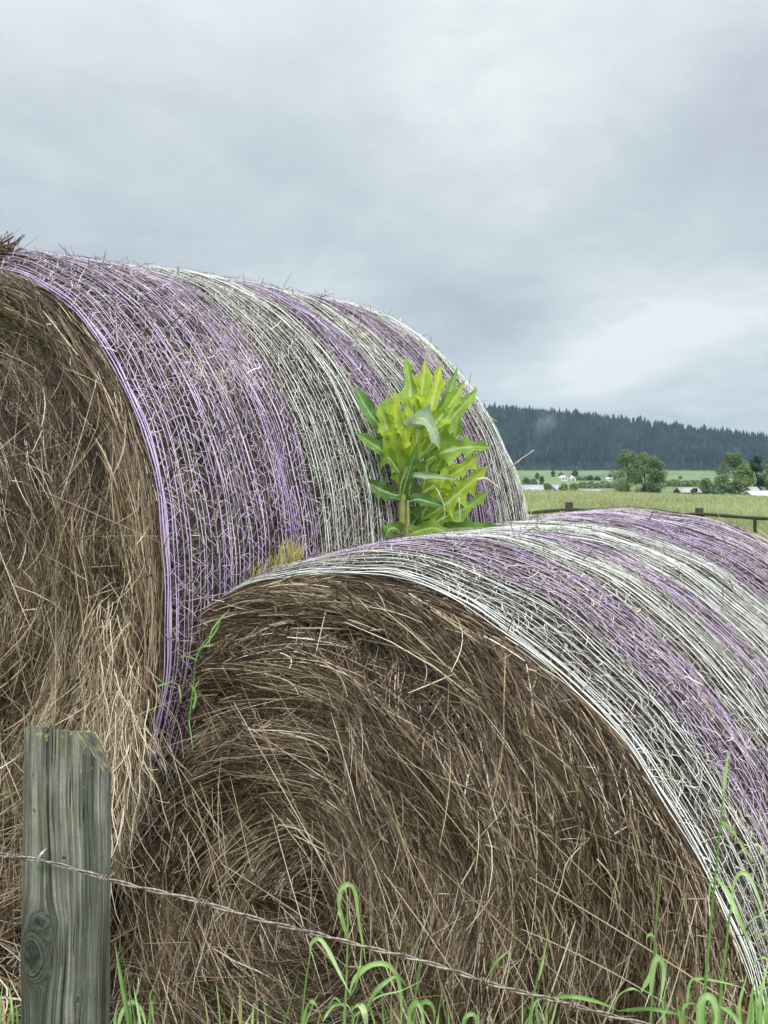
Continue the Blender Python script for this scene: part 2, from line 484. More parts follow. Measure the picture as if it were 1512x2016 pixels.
def fly_straws(cnt, xr, zr, ang, spread, ln, tone, out_=(.02, .06), wid=.00075, curl=.14):
    """long single stalks lying loosely over the front end"""
    def fn(R, dep, y0, r0):
        x = R.uniform(*xr, cnt); z = R.uniform(*zr, cnt)
        L_ = R.uniform(*ln, cnt); a = R.normal(ang, spread, cnt); k = 7
        q = np.linspace(-.5, .5, k)[None]
        a = a[:, None] + R.normal(0, curl, cnt)[:, None] * q
        X = x[:, None] + np.cumsum(np.cos(a), 1) * L_[:, None] / k
        Z = z[:, None] + np.cumsum(np.sin(a), 1) * L_[:, None] / k
        o = R.uniform(*out_, cnt)[:, None] + R.normal(0, .012, cnt)[:, None] * q * 2
        D = dep(x, z)[:, None] + o
        P = np.stack([X, y0 - D, r0 + Z], -1)
        W = (wid * R.uniform(.6, 1.25, cnt))[:, None] * np.array([.8, 1, 1, 1, 1, .8, .4])[None]
        return P, W, np.array([0, -1., 0]) + R.normal(0, .4, (cnt, 3)), R.uniform(*tone, cnt)
    return fn


def droop_straws(cnt, tr, ln, tone, inset=(-.02, .16)):
    """pale stalks hanging out of the end near the rim"""
    def fn(R, dep, y0, r0):
        t = R.uniform(*tr, cnt); rr = r0 - R.uniform(*inset, cnt)
        x, z = rr * np.cos(t), rr * np.sin(t)
        L_ = R.uniform(*ln, cnt); k = 9
        q = np.linspace(0, 1, k)[None]
        a = (-PI / 2 + R.normal(0, .30, cnt))[:, None] + R.normal(0, .8, cnt)[:, None] * (q - .3) + .22 * np.sin(q * R.uniform(4, 12, (cnt, 1)) + R.random((cnt, 1)) * 6)
        X = x[:, None] + np.cumsum(np.cos(a), 1) * L_[:, None] / k
        Z = z[:, None] + np.cumsum(np.sin(a), 1) * L_[:, None] / k
        o = R.uniform(.015, .07, cnt)[:, None] + R.normal(.0, .03, cnt)[:, None] * q
        D = .02 + o
        P = np.stack([X, y0 - D, r0 + Z], -1)
        W = (.0009 * R.uniform(.6, 1.4, cnt))[:, None] * np.linspace(1, .5, k)[None]
        return P, W, np.array([0, -1., 0]) + R.normal(0, .5, (cnt, 3)), R.uniform(*tone, cnt)
    return fn


def mirror(b): return [(NETW - y, NETW - x, c) for x, y, c in reversed(b)]


LB = [(x, (NETW if y == 1.0 else y), c) for x, y, c in BANDS]
UB = [(x if x > .001 else 0, y, c) for x, y, c in mirror(LB)]
UBL = 1.2732
UB = [(x, y + (UBL - NETW if y >= NETW - .001 else 0), c) for x, y, c in UB]
UB[-1] = (UB[-1][0], UBL, 'w')
UB = [(x, y, c) for x, y, c in UB]

def upper_bulge(t, al):
    return .052 * (1 - np.exp(-np.clip(al, 0, None) / .05)) * (1 - np.exp(-np.clip(UBL - al, 0, None) / .05)) * np.clip(.42 + .58 * np.sin(t), 0, 1)


def lower_bulge(t, al):
    b = .030 * (1 - np.exp(-np.clip(al, 0, None) / .05)) * np.exp(-((al - .3) / .48) ** 2) * np.clip(.5 + .5 * np.sin(t), 0, 1)
    return b + .022 * np.exp(-np.clip(1.2355 - al, 0, None) / .08) * np.clip((1.42 - t) / .3, 0, 1)


upper, UM, ucyl = bale('upper round hay bale with a purple net edge, resting against the lower bale', .6783, -.0081, UBL, (-1.0002, 2.5942, -.256), .75, .7768, UB, 11,
                       (-.05, .02), .06, 112000, upper_bulge,
                       extra={'side': (-1.05, 2.3), 'shoulder': (.0, .0), 'straw': [
                           droop_straws(420, (-.75, .05), (.06, .20), (.45, .95), (.0, .15)),
                           droop_straws(420, (-.62, -.12), (.06, .17), (.4, 1.0), (-.03, .06)),
                           droop_straws(520, (-.85, -.24), (.06, .18), (.2, .95), (-.075, .03)),
                           droop_straws(300, (-1.5, -.5), (.06, .24), (.15, .75), (.0, .5)),
                           fly_straws(150, (.0, .68), (-.6, .35), -1.35, .35, (.08, .30), (.45, .95)),
                           fly_straws(22, (.0, .60), (-.4, .3), .6, .8, (.2, .45), (.6, 1.0), (.02, .06))]})
lower, LM, lcyl = bale('lower round hay bale with a white net edge, whole brown straw end facing the fence', .6409, .0466, 1.2355, (-.054, 2.0038, -.9215), .75, .7809, LB, 23,
                       (-.09, .14), .15, 150000, lower_bulge,
                       extra={'side': (-1.0, 2.5), 'shoulder': (.0, .02), 'ragged': 170, 'hollow': [(-.10, .21, .09, .07), (-.02, .40, .06, .04), (.46, .24, .05, .035), (-.3, .45, .08, .03), (-.68, .28, .17, .10), (-.60, .48, .12, .07), (-.74, .02, .16, .10)], 'straw': [
                           fly_straws(130, (-.55, .1), (-.15, .6), -.9, .5, (.10, .34), (.5, .95)),
                           fly_straws(34, (-.4, .2), (.1, .65), -1.0, .25, (.2, .5), (.6, .95), (.03, .08)),
                           fly_straws(190, (.05, .6), (-.5, .35), -1.2, .16, (.12, .42), (.45, .95)),
                           fly_straws(10, (.1, .5), (-.2, .5), -.4, .25, (.3, .5), (.6, .9), (.03, .08)),
                           droop_straws(34, (.15, .75), (.08, .22), (.5, .9), (.02, .14)),
                           fly_straws(420, (-.6, -.1), (-.35, .1), -1.0, 1.1, (.05, .18), (.3, .8))]})


def loc2w(M, p): return np.array(M @ Vector(p))


# ------------------------------------------------------------------ loose hay
def straw_heap(name, label, cat, centre, ext, n, seed, tone=(.2, .9), ln=(.08, .3), flat=.35, mat=STRAW):
    R = np.random.default_rng(seed)
    root = empty(name, centre)
    tag(root, label, cat)
    nu, nv = 40, 14
    u = np.linspace(0, 2 * PI, nu, endpoint=False)[:, None]; v = np.linspace(0, PI / 2, nv)[None]
    k = 1 + .22 * (vnoise(u / (2 * PI) * 8, v * 3, seed, 8) - .5)
    V = np.stack(np.broadcast_arrays(np.cos(u) * np.cos(v) * ext[0] * .85 * k, np.sin(u) * np.cos(v) * ext[1] * .85 * k, np.sin(v) * ext[2] * .85 * k), -1)
    mesh_obj('hay_core', V, grid_faces(nu, nv, True), HAYCORE, root, None, True)
    d = R.normal(0, 1, (n, 3)); d[:, 2] = abs(d[:, 2]); d /= np.linalg.norm(d, axis=1, keepdims=True)
    p = d * np.array(ext) * R.uniform(.75, 1, (n, 1))
    di = R.normal(0, 1, (n, 3)); di[:, 2] *= flat; di /= np.linalg.norm(di, axis=1, keepdims=True)
    L_ = R.uniform(*ln, n); kq = 5; q = np.linspace(-.5, .5, kq)
    P = p[:, None] + di[:, None] * (L_[:, None] * q[None])[..., None]
    P = P + (R.normal(0, .025, (n, 3)))[:, None] * (q ** 2)[None, :, None] * 4
    P[..., 2] = np.maximum(P[..., 2], .003)
    W = (R.gamma(5, .00028, n).clip(.0005, .0026))[:, None] * np.array([.8, 1, 1, 1, .5])[None]
    V, F, cn = ribbons(P, W, R.normal(0, 1, (n, 3)), .7)
    mesh_obj('loose_straw', V, F, mat, root, {'tone': np.repeat(R.uniform(*tone, n), cn)})
    return root


pc = at(-20, 2016, 2.45); pc[2] = 0
straw_heap('hay_pile', 'pile of loose tan hay on the ground under the upper bale, behind the fence post', 'hay pile', pc, (.42, .40, .82), 5200, 5, (.15, .95), (.1, .35), .8)
tp = ucyl(np.array([1.95]), np.array([.16]), np.array([.0]))[0]
tw = loc2w(UM, tp)
tw = at(-16, 502, 2.62)
straw_heap('hay_tuft', 'small brown tuft of loose hay lying on top of the upper bale', 'hay tuft', tw, (.045, .06, .012), 240, 6, (.2, .75), (.03, .09), .02)

# ------------------------------------------------------------------ fence post
def post_mat():
    m, nt, nd, lk = mat_new('weathered_post_wood')
    g = N_(nd, 'ShaderNodeAttribute', attribute_name='grain'); li = N_(nd, 'ShaderNodeAttribute', attribute_name='lichen')
    r = ramp(nd, [(.08, (.018, .019, .017)), (.30, (.055, .058, .051)), (.45, (.098, .101, .090)), (.58, (.158, .158, .143)), (.78, (.30, .295, .268))])
    lk.new(g.outputs['Fac'], r.inputs[0])
    tx = N_(nd, 'ShaderNodeTexCoord'); al_ = N_(nd, 'ShaderNodeTexNoise', Scale=28.0, Detail=6.0, Roughness=.7); lk.new(tx.outputs['Object'], al_.inputs['Vector'])
    ar = ramp(nd, [(.45, (0, 0, 0)), (.62, (.8, .8, .8))]); lk.new(al_.outputs['Fac'], ar.inputs[0])
    mx = N_(nd, 'ShaderNodeMix', data_type='RGBA', blend_type='MULTIPLY'); mx.inputs['B'].default_value = (.74, .75, .64, 1)
    lk.new(ar.outputs[0], mx.inputs['Factor']); lk.new(r.outputs[0], mx.inputs['A'])
    mx2 = N_(nd, 'ShaderNodeMix', data_type='RGBA'); mx2.inputs['B'].default_value = (.34, .29, .10, 1)
    lk.new(li.outputs['Fac'], mx2.inputs['Factor']); lk.new(mx.outputs['Result'], mx2.inputs['A'])
    b = N_(nd, 'ShaderNodeBsdfPrincipled', Roughness=.78); b.inputs['Specular IOR Level'].default_value = .3
    lk.new(mx2.outputs['Result'], b.inputs['Base Color'])
    out(nt, b); return m


METAL = None
def simple(name, col, rough=.5, metal=0.0, noise=0.0, scale=30, spec=.4, col2=None):
    m, nt, nd, lk = mat_new(name)
    b = N_(nd, 'ShaderNodeBsdfPrincipled', Roughness=rough, Metallic=metal); b.inputs['Specular IOR Level'].default_value = spec
    tx = N_(nd, 'ShaderNodeTexCoord'); nz = N_(nd, 'ShaderNodeTexNoise', Scale=scale, Detail=4.0)
    lk.new(tx.outputs['Object'], nz.inputs['Vector'])
    c2 = col2 or tuple(c * (1 - noise) for c in col)
    r = ramp(nd, [(.35, c2), (.65, col)]); lk.new(nz.outputs['Fac'], r.inputs[0]); lk.new(r.outputs[0], b.inputs['Base Color'])
    out(nt, b); return m


POST = post_mat()
WIRE = simple('galvanised_wire', (.32, .29, .265), .45, .5, .3, 160, .45, (.10, .066, .05))
STAPLE = simple('zinc_staple', (.44, .44, .46), .45, .55, .4, 200)

PY = 1.45
pcen = at(136, 940, PY); pcen[2] = 0
post_root = empty('fence_post', pcen)
tag(post_root, 'grey weathered round wooden fence post with yellow lichen on its top', 'fence post')
H = at(0, 1437, PY)[2] + .013
front = -PI / 2
zk = lambda y: at(0, y, PY - .05)[2]
nu = 560
u = np.linspace(0, 2 * PI, nu, endpoint=False)[:, None]
v = np.concatenate([np.linspace(0, .84, 60, endpoint=False), np.linspace(.84, H, 460)])[None]
nv = v.shape[1]
xs = ((u - front + PI) % (2 * PI) - PI) * .055 + 0 * v      # metres round the face, 0 in its middle
zs = v + 0 * u
KN = [(-.030, zk(1885), .021, 1.45), (-.020, zk(1815), .013, .75), (.030, zk(1975), .004, 1.6), (-.036, zk(1530), .0022, 1.5), (-.033, zk(1601), .0020, 1.8), (.010, zk(1690), .0030, .8)]
psi = xs + .0025 * np.sin(zs * 9 + 1) + .0012 * np.sin(zs * 31)
heart = np.zeros_like(xs)
for kx, kz, ka, kasp in KN:
    dx_, dz_ = xs - kx, (zs - kz) / kasp
    r2 = dx_ ** 2 + dz_ ** 2
    psi = psi - ka ** 2 * dx_ / (r2 + (.35 * ka) ** 2) * np.exp(-r2 / (3.2 * ka) ** 2)
    ins = np.exp(-(r2 / ka ** 2) ** 2)
    psi = psi * (1 - ins) + ins * (np.sqrt(r2) * .34 + .02 + .0016 * np.sin(np.arctan2(dz_, dx_) * 3 + zs * 90) + .0012 * (vnoise(xs * 500 + 90, zs * 420, 41) - .5))
    heart = np.maximum(heart, np.exp(-(r2 / (.62 * ka) ** 2) ** 2) * (.42 if ka > .009 else .9))
g1 = vnoise(psi * 260 + 100, zs * 5 + 30, 21)
g2 = vnoise(psi * 640 + 300, zs * 11 + 30, 22)
g3 = vnoise(psi * 1500 + 700, zs * 26 + 30, 23)
g4 = vnoise(psi * 90 + 60, zs * 3 + 20, 24)
spk = vnoise(xs * 900 + 400, zs * 700, 25)
knz = sum(np.exp(-(((xs - a_[0]) / (1.5 * a_[2])) ** 2 + ((zs - a_[1]) / (1.5 * a_[2] * a_[3])) ** 2)) for a_ in KN[:2]).clip(0, 1)
grain = .28 * g1 + .26 * g2 + .24 * g3 + .22 * g4 - .12 * knz
blot = vnoise(xs * 55 + 60, zs * 16 + 5, 26) * .6 + vnoise(xs * 140 + 90, zs * 60 + 5, 27) * .4
# the darker streak and the bare, paler wood left of it
streak = np.exp(-((xs + .010 + .004 * np.sin(zs * 14)) / .009) ** 2) * np.clip((zs - zk(1830)) / .03, 0, 1)
bare_ = np.exp(-((xs + .036) / .014) ** 2) * np.clip((zs - zk(1800)) / .02, 0, 1)
low = np.clip((zk(1790) - zs) / .04, 0, 1)
grain = grain + .13 * bare_ - .13 * streak * (blot > .32) - .05 * low - .16 * np.clip(blot - .5, 0, 1) + .10 * (spk - .5)
# drying checks
crk = np.zeros_like(xs)
Rk = np.random.default_rng(5)
for i_ in range(26):
    cx_ = Rk.uniform(-.05, .05); c0 = Rk.uniform(.85, H - .04); cl_ = Rk.uniform(.02, .16)
    dx_ = psi - cx_ - .0006 * np.sin(zs * 60 + i_)
    crk = np.maximum(crk, np.exp(-(dx_ / .0006) ** 2) * np.clip((zs - c0) / .01, 0, 1) * np.clip((c0 + cl_ - zs) / .02, 0, 1) * Rk.uniform(.4, 1))
kin = sum(np.exp(-(((xs - a_[0]) / a_[2]) ** 2 + ((zs - a_[1]) / (a_[2] * a_[3])) ** 2) ** 2) for a_ in KN[:2]).clip(0, 1)
grain = grain * (1 - .6 * kin) + .6 * kin * (.12 + .34 * vnoise(xs * 260 + 90, zs * 210 + 11, 44) * vnoise(xs * 700 + 90, zs * 500 + 11, 45) * 2)
grain = (grain - .35 * heart - .55 * crk).clip(0, 1)
rr = .0555 - .0022 * (v / H) + .0012 * np.sin(2 * u + .6) + .0008 * np.sin(3 * u + v * 3)
rr = rr + .0016 * (g1 - .5) + .0009 * (g2 - .5) - .0030 * crk - .004 * heart
for kx, kz, ka, kasp in KN[:3]:
    rr = rr + .28 * ka * np.exp(-(((xs - kx) ** 2 + ((zs - kz) / kasp) ** 2) / (1.3 * ka) ** 2))
lich = np.clip((vnoise(xs * 170 + 70, zs * 150 + 9, 31) * .6 + vnoise(xs * 420 + 70, zs * 400 + 9, 32) * .4 + np.interp(zs, [1.1, 1.28, 1.33, H], [-.4, -.25, -.15, -.02]) - .66) * 10, 0, 1)
X = rr * np.cos(u); Y = rr * np.sin(u)
lowz = H - .15
cham = lambda x_: np.clip((x_ / .055 - .38), 0, 1) * .085
topz = H - .0015 * np.sin(4 * u) - cham(X) - .004 * (X / .055) - .24 * (Y + .055) + .0015 * (vnoise(xs * 300 + 50, 0 * xs, 33) - .5)
Zt = np.where(zs > lowz, lowz + (topz - lowz) * ((zs - lowz) / (H - lowz)), zs)
lean = (H - Zt) * -.010
V = np.stack([X + lean, Y, Zt], -1)
nr = 24
qd = np.linspace(1, 0, nr)[None]
xt = (X[:, -1:] + lean[:, -1:]) * qd; yt = Y[:, -1:] * qd
zt = H - .0012 - cham(xt) - .004 * xt / .055 - .24 * (yt + .055) + .0016 * (vnoise(xt * 400 + 60, yt * 400 + 60, 3) - .5)
zt[:, 0] = Zt[:, -1]
V2 = np.stack([xt, yt, zt], -1)
gt = .30 + .25 * vnoise(np.hypot(xt, yt) * 500, 0 * xt + 3, 35) + .25 * (vnoise(xt * 300 + 60, yt * 300 + 60, 36) - .5)
lt_ = np.clip((vnoise(xt * 170 + 70, yt * 170 + 60, 37) - .62) * 10, 0, 1)
mesh_obj('post_shaft', np.concatenate([V.reshape(-1, 3), V2.reshape(-1, 3)]), np.concatenate([grid_faces(nu, nv, True), grid_faces(nu, nr, True) + nu * nv]), POST, post_root,
         {'grain': np.concatenate([grain.ravel(), gt.ravel()]), 'lichen': np.concatenate([np.broadcast_to(lich, grain.shape).ravel(), lt_.ravel()])}, True)
# staple holding the wire
sp = at(80, 1691, 1.383) - pcen
q = np.linspace(0, 1, 18)
a_ = np.linspace(-.5 * PI, .5 * PI, 18)
arc = np.stack([sp[0] - .0035 * np.cos(a_) + .003 * np.sin(a_) + .002, sp[1] + .010 - .014 * np.cos(a_) ** .6, sp[2] + .0085 * np.sin(a_) + .001], -1)
V, F = tube(arc, .0019, 8); mb = MB(); mb.add(V, F); mb.build('staple', STAPLE, post_root, True)

# ------------------------------------------------------------------ barbed wire
wp = [(-150, 1664), (0, 1683), (80, 1692), (205, 1727), (400, 1780), (600, 1832), (795, 1884), (960, 1932), (1120, 1978), (1270, 2018), (1500, 2078), (1750, 2140)]
wp = np.array([at(x, y, 1.384 + (.004 if abs(x - 80) < 1 else 0)) for x, y in wp])
seg = np.concatenate([[0], np.cumsum(np.linalg.norm(np.diff(wp, axis=0), axis=1))])
ss = np.linspace(0, seg[-1], 700)
path = np.stack([np.interp(ss, seg, wp[:, i]) for i in range(3)], -1)
kern = np.ones(25) / 25
for i in (0, 1, 2):
    path[:, i] = np.convolve(np.pad(path[:, i], 12, mode='reflect', reflect_type='odd'), kern, 'valid')
path[:, 2] += .0012 * np.sin(ss * 23) + .0008 * np.sin(ss * 41)
wire_root = empty('barbed_wire', path[0])
tag(wire_root, 'rusty twisted barbed wire stapled to the post and sagging across the lower bale', 'barbed wire')
w0 = path[0]
T = np.gradient(path, axis=0); T /= np.linalg.norm(T, axis=1, keepdims=True)
nb = np.cross(T, [0, 0, 1.]); nb /= np.linalg.norm(nb, axis=1, keepdims=True); bb = np.cross(nb, T)
for ph0 in (0, PI):
    an = ss / .078 * 2 * PI + ph0 + .6 * np.sin(ss * 9)
    h = path + (np.cos(an)[:, None] * nb + np.sin(an)[:, None] * bb) * .0017
    V, F = tube(h - w0, .00145, 7); mb = MB(); mb.add(V, F); mb.build('wire_strand', WIRE, wire_root, True)
for bx in (30, 205, 400, 597, 794, 955, 1130, 1310, 1480):
    i = int(np.argmin(abs((path[:, 0] / path[:, 1] * FPX + CX) - bx)))
    q = np.linspace(0, 1, 40)
    R_ = np.random.default_rng(bx)
    mb = MB()
    an = q * 2 * PI * 2.2 + R_.random() * 6
    pt = path[i] + (np.cos(an)[:, None] * nb[i] + np.sin(an)[:, None] * bb[i]) * .0039 + T[i] * ((q - .5) * .007)[:, None]
    V, F = tube(pt - w0, .0012, 6); mb.add(V, F)
    for e_, sg in ((0, -1), (-1, 1)):
        tg_ = (-np.sin(an[e_]) * nb[i] + np.cos(an[e_]) * bb[i]) * sg + T[i] * sg * R_.uniform(.2, .9)
        tg_ /= np.linalg.norm(tg_)
        V, F = tube(np.stack([pt[e_], pt[e_] + tg_ * .007, pt[e_] + tg_ * .015]) - w0, np.array([.0012, .0011, .0002]), 6); mb.add(V, F)
    mb.build('barb', WIRE, wire_root, True)


# ------------------------------------------------------------------ grass plants
def smooth_path(P, k):
    P = np.asarray(P, float)
    d = np.concatenate([[0], np.cumsum(np.linalg.norm(np.diff(P, axis=0), axis=1))]); d /= d[-1]
    # Catmull-Rom
    t = np.linspace(0, 1, k); o = np.zeros((k, P.shape[1]))
    Pp = np.concatenate([[2 * P[0] - P[1]], P, [2 * P[-1] - P[-2]]])
    for j, s_ in enumerate(t):
        i = min(np.searchsorted(d, s_, side='right') - 1, len(P) - 2); u_ = (s_ - d[i]) / (d[i + 1] - d[i] + 1e-9)
        p0, p1, p2, p3 = Pp[i:i + 4]
        o[j] = .5 * (2 * p1 + (p2 - p0) * u_ + (2 * p0 - 5 * p1 + 4 * p2 - p3) * u_ ** 2 + (3 * p1 - p0 - 3 * p2 + p3) * u_ ** 3)
    return o


def grass_blade(root, o0, pts, wpx, Y, tone, R, name='blade', full=False, bow=.03):
    """a grass leaf through the given spots; it bows toward and away from the viewer along its length"""
    k = 26
    sp = smooth_path(pts, k)
    q = np.linspace(0, 1, k)
    yy = Y + R.normal(0, .012) + bow * R.normal(0, 1) * np.sin(PI * q) + R.normal(0, bow * .7) * q
    P = np.array([at(x, y, d) for (x, y), d in zip(sp, yy)]) - o0
    hw = wpx * .58 / 2 / FPX * Y
    prof = np.clip(q / .12, .45, 1) * np.clip((1 - q) / .45, 0.02, 1) ** .8
    if full: prof = np.clip(q / .1, .3, 1) * np.clip((1 - q) / .05, .2, 1)
    T = np.gradient(P, axis=0)
    ro = R.normal(0, .45) + R.normal(0, .8) * q
    vd = np.array([0, -1., 0]); 
    Nn = np.stack([np.sin(ro), -np.cos(ro), .25 * np.ones(k)], -1)
    S = np.cross(T, Nn); S /= np.linalg.norm(S, axis=1, keepdims=True) + 1e-9
    U = np.cross(S, T); U /= np.linalg.norm(U, axis=1, keepdims=True) + 1e-9
    W = (hw * prof)[:, None]
    ripple = .15 * np.sin(q * 22 + R.random() * 6)[:, None]
    V = np.stack([P - S * W + U * W * (.35 + ripple), P - S * W * .5 + U * W * .08, P - U * W * .04, P + S * W * .5 + U * W * .08, P + S * W + U * W * (.35 - ripple)], 1)
    tn = np.array([.0, .03, .16, .03, .0])[None] + tone + (q[:, None] - .5) * .10 + R.normal(0, .02, (k, 1))
    mb = MB(); mb.add(V, grid_faces(k, 5), tn.clip(0, 1).ravel())
    return mb.build(name, GRASS, root, True)


def grass_stem(root, o0, pts, wpx, Y, tone, R, to_ground=True):
    sp = smooth_path(pts, 24)
    P = np.array([at(x, y, Y + .01 * math.sin(i * .2)) for i, (x, y) in enumerate(sp)])
    if to_ground:
        P = np.concatenate([[[P[0][0] + R.normal(0, .02), P[0][1] + .02, 0]], P])
    r = np.linspace(1.25, .55, len(P)) * wpx / 2 / FPX * Y
    V, F = tube(P - o0, r, 6)
    mb = MB(); mb.add(V, F, np.full(len(V), tone)); return mb.build('stem', GRASS, root, True)


def grass_plant(label, basepx, Y, stems, blades, seed, tone=.5):
    R = np.random.default_rng(seed)
    o0 = at(basepx, 2016, Y); o0[2] = 0
    root = empty('grass_plant', o0)
    tag(root, label, 'grass', 'grass growing along the wire fence')
    for pts, w in stems:
        grass_stem(root, o0, pts, w, Y, tone - .03, R)
    for i in range(7):
        bx = basepx + R.normal(0, 38); ty = R.uniform(1925, 1995)
        lean = R.normal(0, 16); hook = R.random() < .3
        p3 = [(bx, 2070), (bx + lean * .4, (2070 + ty) / 2), (bx + lean, ty)] + ([(bx + lean + 9 * np.sign(lean), ty + R.uniform(4, 22))] if hook else [])
        grass_blade(root, o0, p3, R.uniform(5, 9), Y + R.normal(.03, .03), 1.0 if R.random() < .2 else tone + R.normal(0, .12), R)
    for b in blades:
        pts, w = b[0], b[1]
        tn = b[2] if len(b) > 2 else tone + R.normal(0, .06)
        pts = list(pts)
        grass_blade(root, o0, pts, w, Y, tn, R)
    return root


grass_plant('tall green grass with a folded leaf at its top, below the middle of the wire', 680, 1.47,
            [([(676, 2060), (683, 1900), (684, 1764)], 5), ([(590, 2060), (600, 1950), (612, 1868)], 4)],
            [([(683, 1850), (676, 1815), (668, 1775), (674, 1748), (690, 1741), (701, 1757), (707, 1810), (716, 1865), (722, 1905)], 17, .62),
             ([(683, 1835), (675, 1812), (668, 1796), (669, 1765)], 9, .60),
             ([(611, 1875), (612, 1858), (628, 1848), (646, 1872), (668, 1916), (690, 1958)], 15, .72),
             ([(688, 1955), (700, 1925), (732, 1899), (765, 1900), (785, 1930), (791, 1980), (788, 2040)], 17, .66),
             ([(714, 1998), (738, 1954), (768, 1927), (786, 1924), (803, 1946)], 15, .48),
             ([(592, 2050), (600, 1990), (612, 1972), (626, 1988), (642, 2035)], 18, .5),
             ([(636, 2010), (655, 1982), (682, 1978), (694, 1998)], 9, .62),
             ([(690, 1990), (702, 1978), (716, 1990), (724, 2040)], 20, .8),
             ([(684, 1968), (700, 1940), (708, 1905), (712, 1850)], 7, .45),
             ([(645, 1985), (660, 1965), (676, 1980), (684, 1990)], 8, .6),
             ([(690, 2010), (740, 1965), (790, 1950), (832, 1930)], 6, .7)], 1, .55)
grass_plant('low green grass clump with two upright spikes, right of the folded-leaf grass', 830, 1.50,
            [([(812, 2060), (818, 1960), (830, 1868)], 4)],
            [([(806, 2050), (808, 1992), (820, 1974), (831, 1990), (840, 2040)], 18, .62),
             ([(822, 1980), (842, 1972), (856, 1990), (852, 2045)], 15, .5),
             ([(850, 2060), (862, 2000), (872, 1938)], 13, .68),
             ([(880, 2060), (884, 2010), (878, 1970)], 7, .6),
             ([(905, 2060), (915, 2005), (935, 2000), (940, 2050)], 14, .6),
             ([(800, 2010), (785, 1960), (792, 1930)], 8, .35)], 2)
grass_plant('slender grass with one leaning spear leaf, at the low end of the wire', 1045, 1.50,
            [([(1036, 2060), (1046, 1985), (1062, 1910), (1070, 1880)], 5)],
            [([(1060, 1930), (1070, 1880), (1080, 1835), (1089, 1806)], 11, .66),
             ([(1040, 2030), (1048, 1985), (1062, 1967), (1082, 1964)], 10, .62),
             ([(1072, 2050), (1060, 2010), (1056, 1985), (1062, 1970)], 13, .3),
             ([(963, 1935), (974, 1898), (1007, 1866)], 9, .42),
             ([(1088, 1963), (1130, 1962), (1180, 1974), (1222, 1992)], 14, .45)], 3)
grass_plant('broad folded grass leaves with a thin spike, left of the bale edge', 1285, 1.52,
            [([(1281, 2060), (1284, 1940), (1290, 1840), (1298, 1722)], 4)],
            [([(1262, 1952), (1282, 1910), (1289, 1862), (1284, 1841), (1274, 1842), (1272, 1866)], 19, .7),
             ([(1281, 1960), (1287, 1905), (1297, 1885), (1308, 1905), (1305, 1945), (1296, 1985)], 18, .68),
             ([(1200, 2010), (1214, 1964), (1240, 1947), (1264, 1958), (1290, 2000)], 10, .62),
             ([(1215, 1990), (1280, 1986), (1340, 1998), (1382, 2018)], 13, .4),
             ([(1300, 1960), (1310, 1975), (1314, 1990)], 6, .6)], 4)
grass_plant('tallest green grass, its rolled tip up against the purple and white net', 1390, 1.42,
            [([(1384, 2060), (1388, 1950), (1397, 1840), (1409, 1720), (1418, 1625), (1425, 1558)], 6)],
            [([(1424, 1562), (1427, 1525), (1432, 1492), (1433, 1478)], 15, .80),
             ([(1419, 1616), (1440, 1632), (1464, 1668), (1487, 1702)], 15, .62),
             ([(1409, 1728), (1432, 1757), (1456, 1812), (1480, 1868)], 16, .62),
             ([(1405, 1728), (1398, 1745), (1396, 1778)], 7, .7),
             ([(1352, 1985), (1358, 1935), (1375, 1926), (1420, 1933), (1468, 1946)], 10, .52)], 5, .42)
grass_plant('arching grass at the lower bale edge, beside the tallest stalk', 1425, 1.43,
            [([(1412, 2060), (1418, 1960), (1427, 1880), (1437, 1800), (1447, 1735)], 6)],
            [([(1438, 1800), (1444, 1738), (1460, 1718), (1480, 1736), (1500, 1790), (1514, 1830)], 16, .72),
             ([(1378, 2040), (1380, 1975), (1396, 1961), (1409, 1985), (1410, 2045)], 24, .7),
             ([(1418, 1982), (1436, 1992), (1452, 2012), (1470, 2050)], 15, .74),
             ([(1350, 2040), (1345, 1985), (1362, 1975), (1385, 1985)], 11, .35),
             ([(1476, 1658), (1500, 1672), (1520, 1720)], 10, .82)], 6)
blR = np.random.default_rng(3)
grass_plant('dense clump of short bright grass at the bottom right corner', 1495, 1.46, [],
            [([(1465 + 8 * i + blR.normal(0, 4), 2060), (1470 + 8 * i + blR.normal(0, 6), 1985 + blR.normal(0, 10)), (1476 + 9 * i + blR.normal(0, 8), 1925 + blR.normal(0, 25))], 10 + blR.random() * 6, .4 + .3 * blR.random()) for i in range(9)]
            + [([(1478, 1985), (1490, 1975), (1500, 1990), (1512, 2030)], 14, .7), ([(1490, 1850), (1500, 1840), (1518, 1838)], 8, .85),
               ([(1480, 1900), (1500, 1885), (1520, 1895)], 10, .6), ([(1470, 1820), (1490, 1805), (1520, 1800)], 5, .55), ([(1475, 1960), (1505, 1935), (1530, 1920)], 10, .55)], 7)
grass_plant('dark green grass blades rising close against the right side of the post', 245, 1.52, [],
            [([(262, 2070), (250, 1990), (236, 1915), (226, 1855)], 16, .38),
             ([(272, 2050), (258, 1960), (244, 1890), (232, 1835)], 9, .60),
             ([(232, 2060), (238, 2000), (258, 1972), (280, 1990), (292, 2050)], 14, .62),
             ([(290, 2060), (296, 2000), (304, 1960)], 10, .66), ([(308, 2060), (300, 1985), (292, 1950)], 9, .6),
             ([(268, 1962), (272, 1930), (266, 1912)], 9, .82), ([(225, 2060), (228, 1990), (240, 1965)], 10, .74),
             ([(318, 2060), (322, 2010), (332, 1990)], 8, .6)], 8)
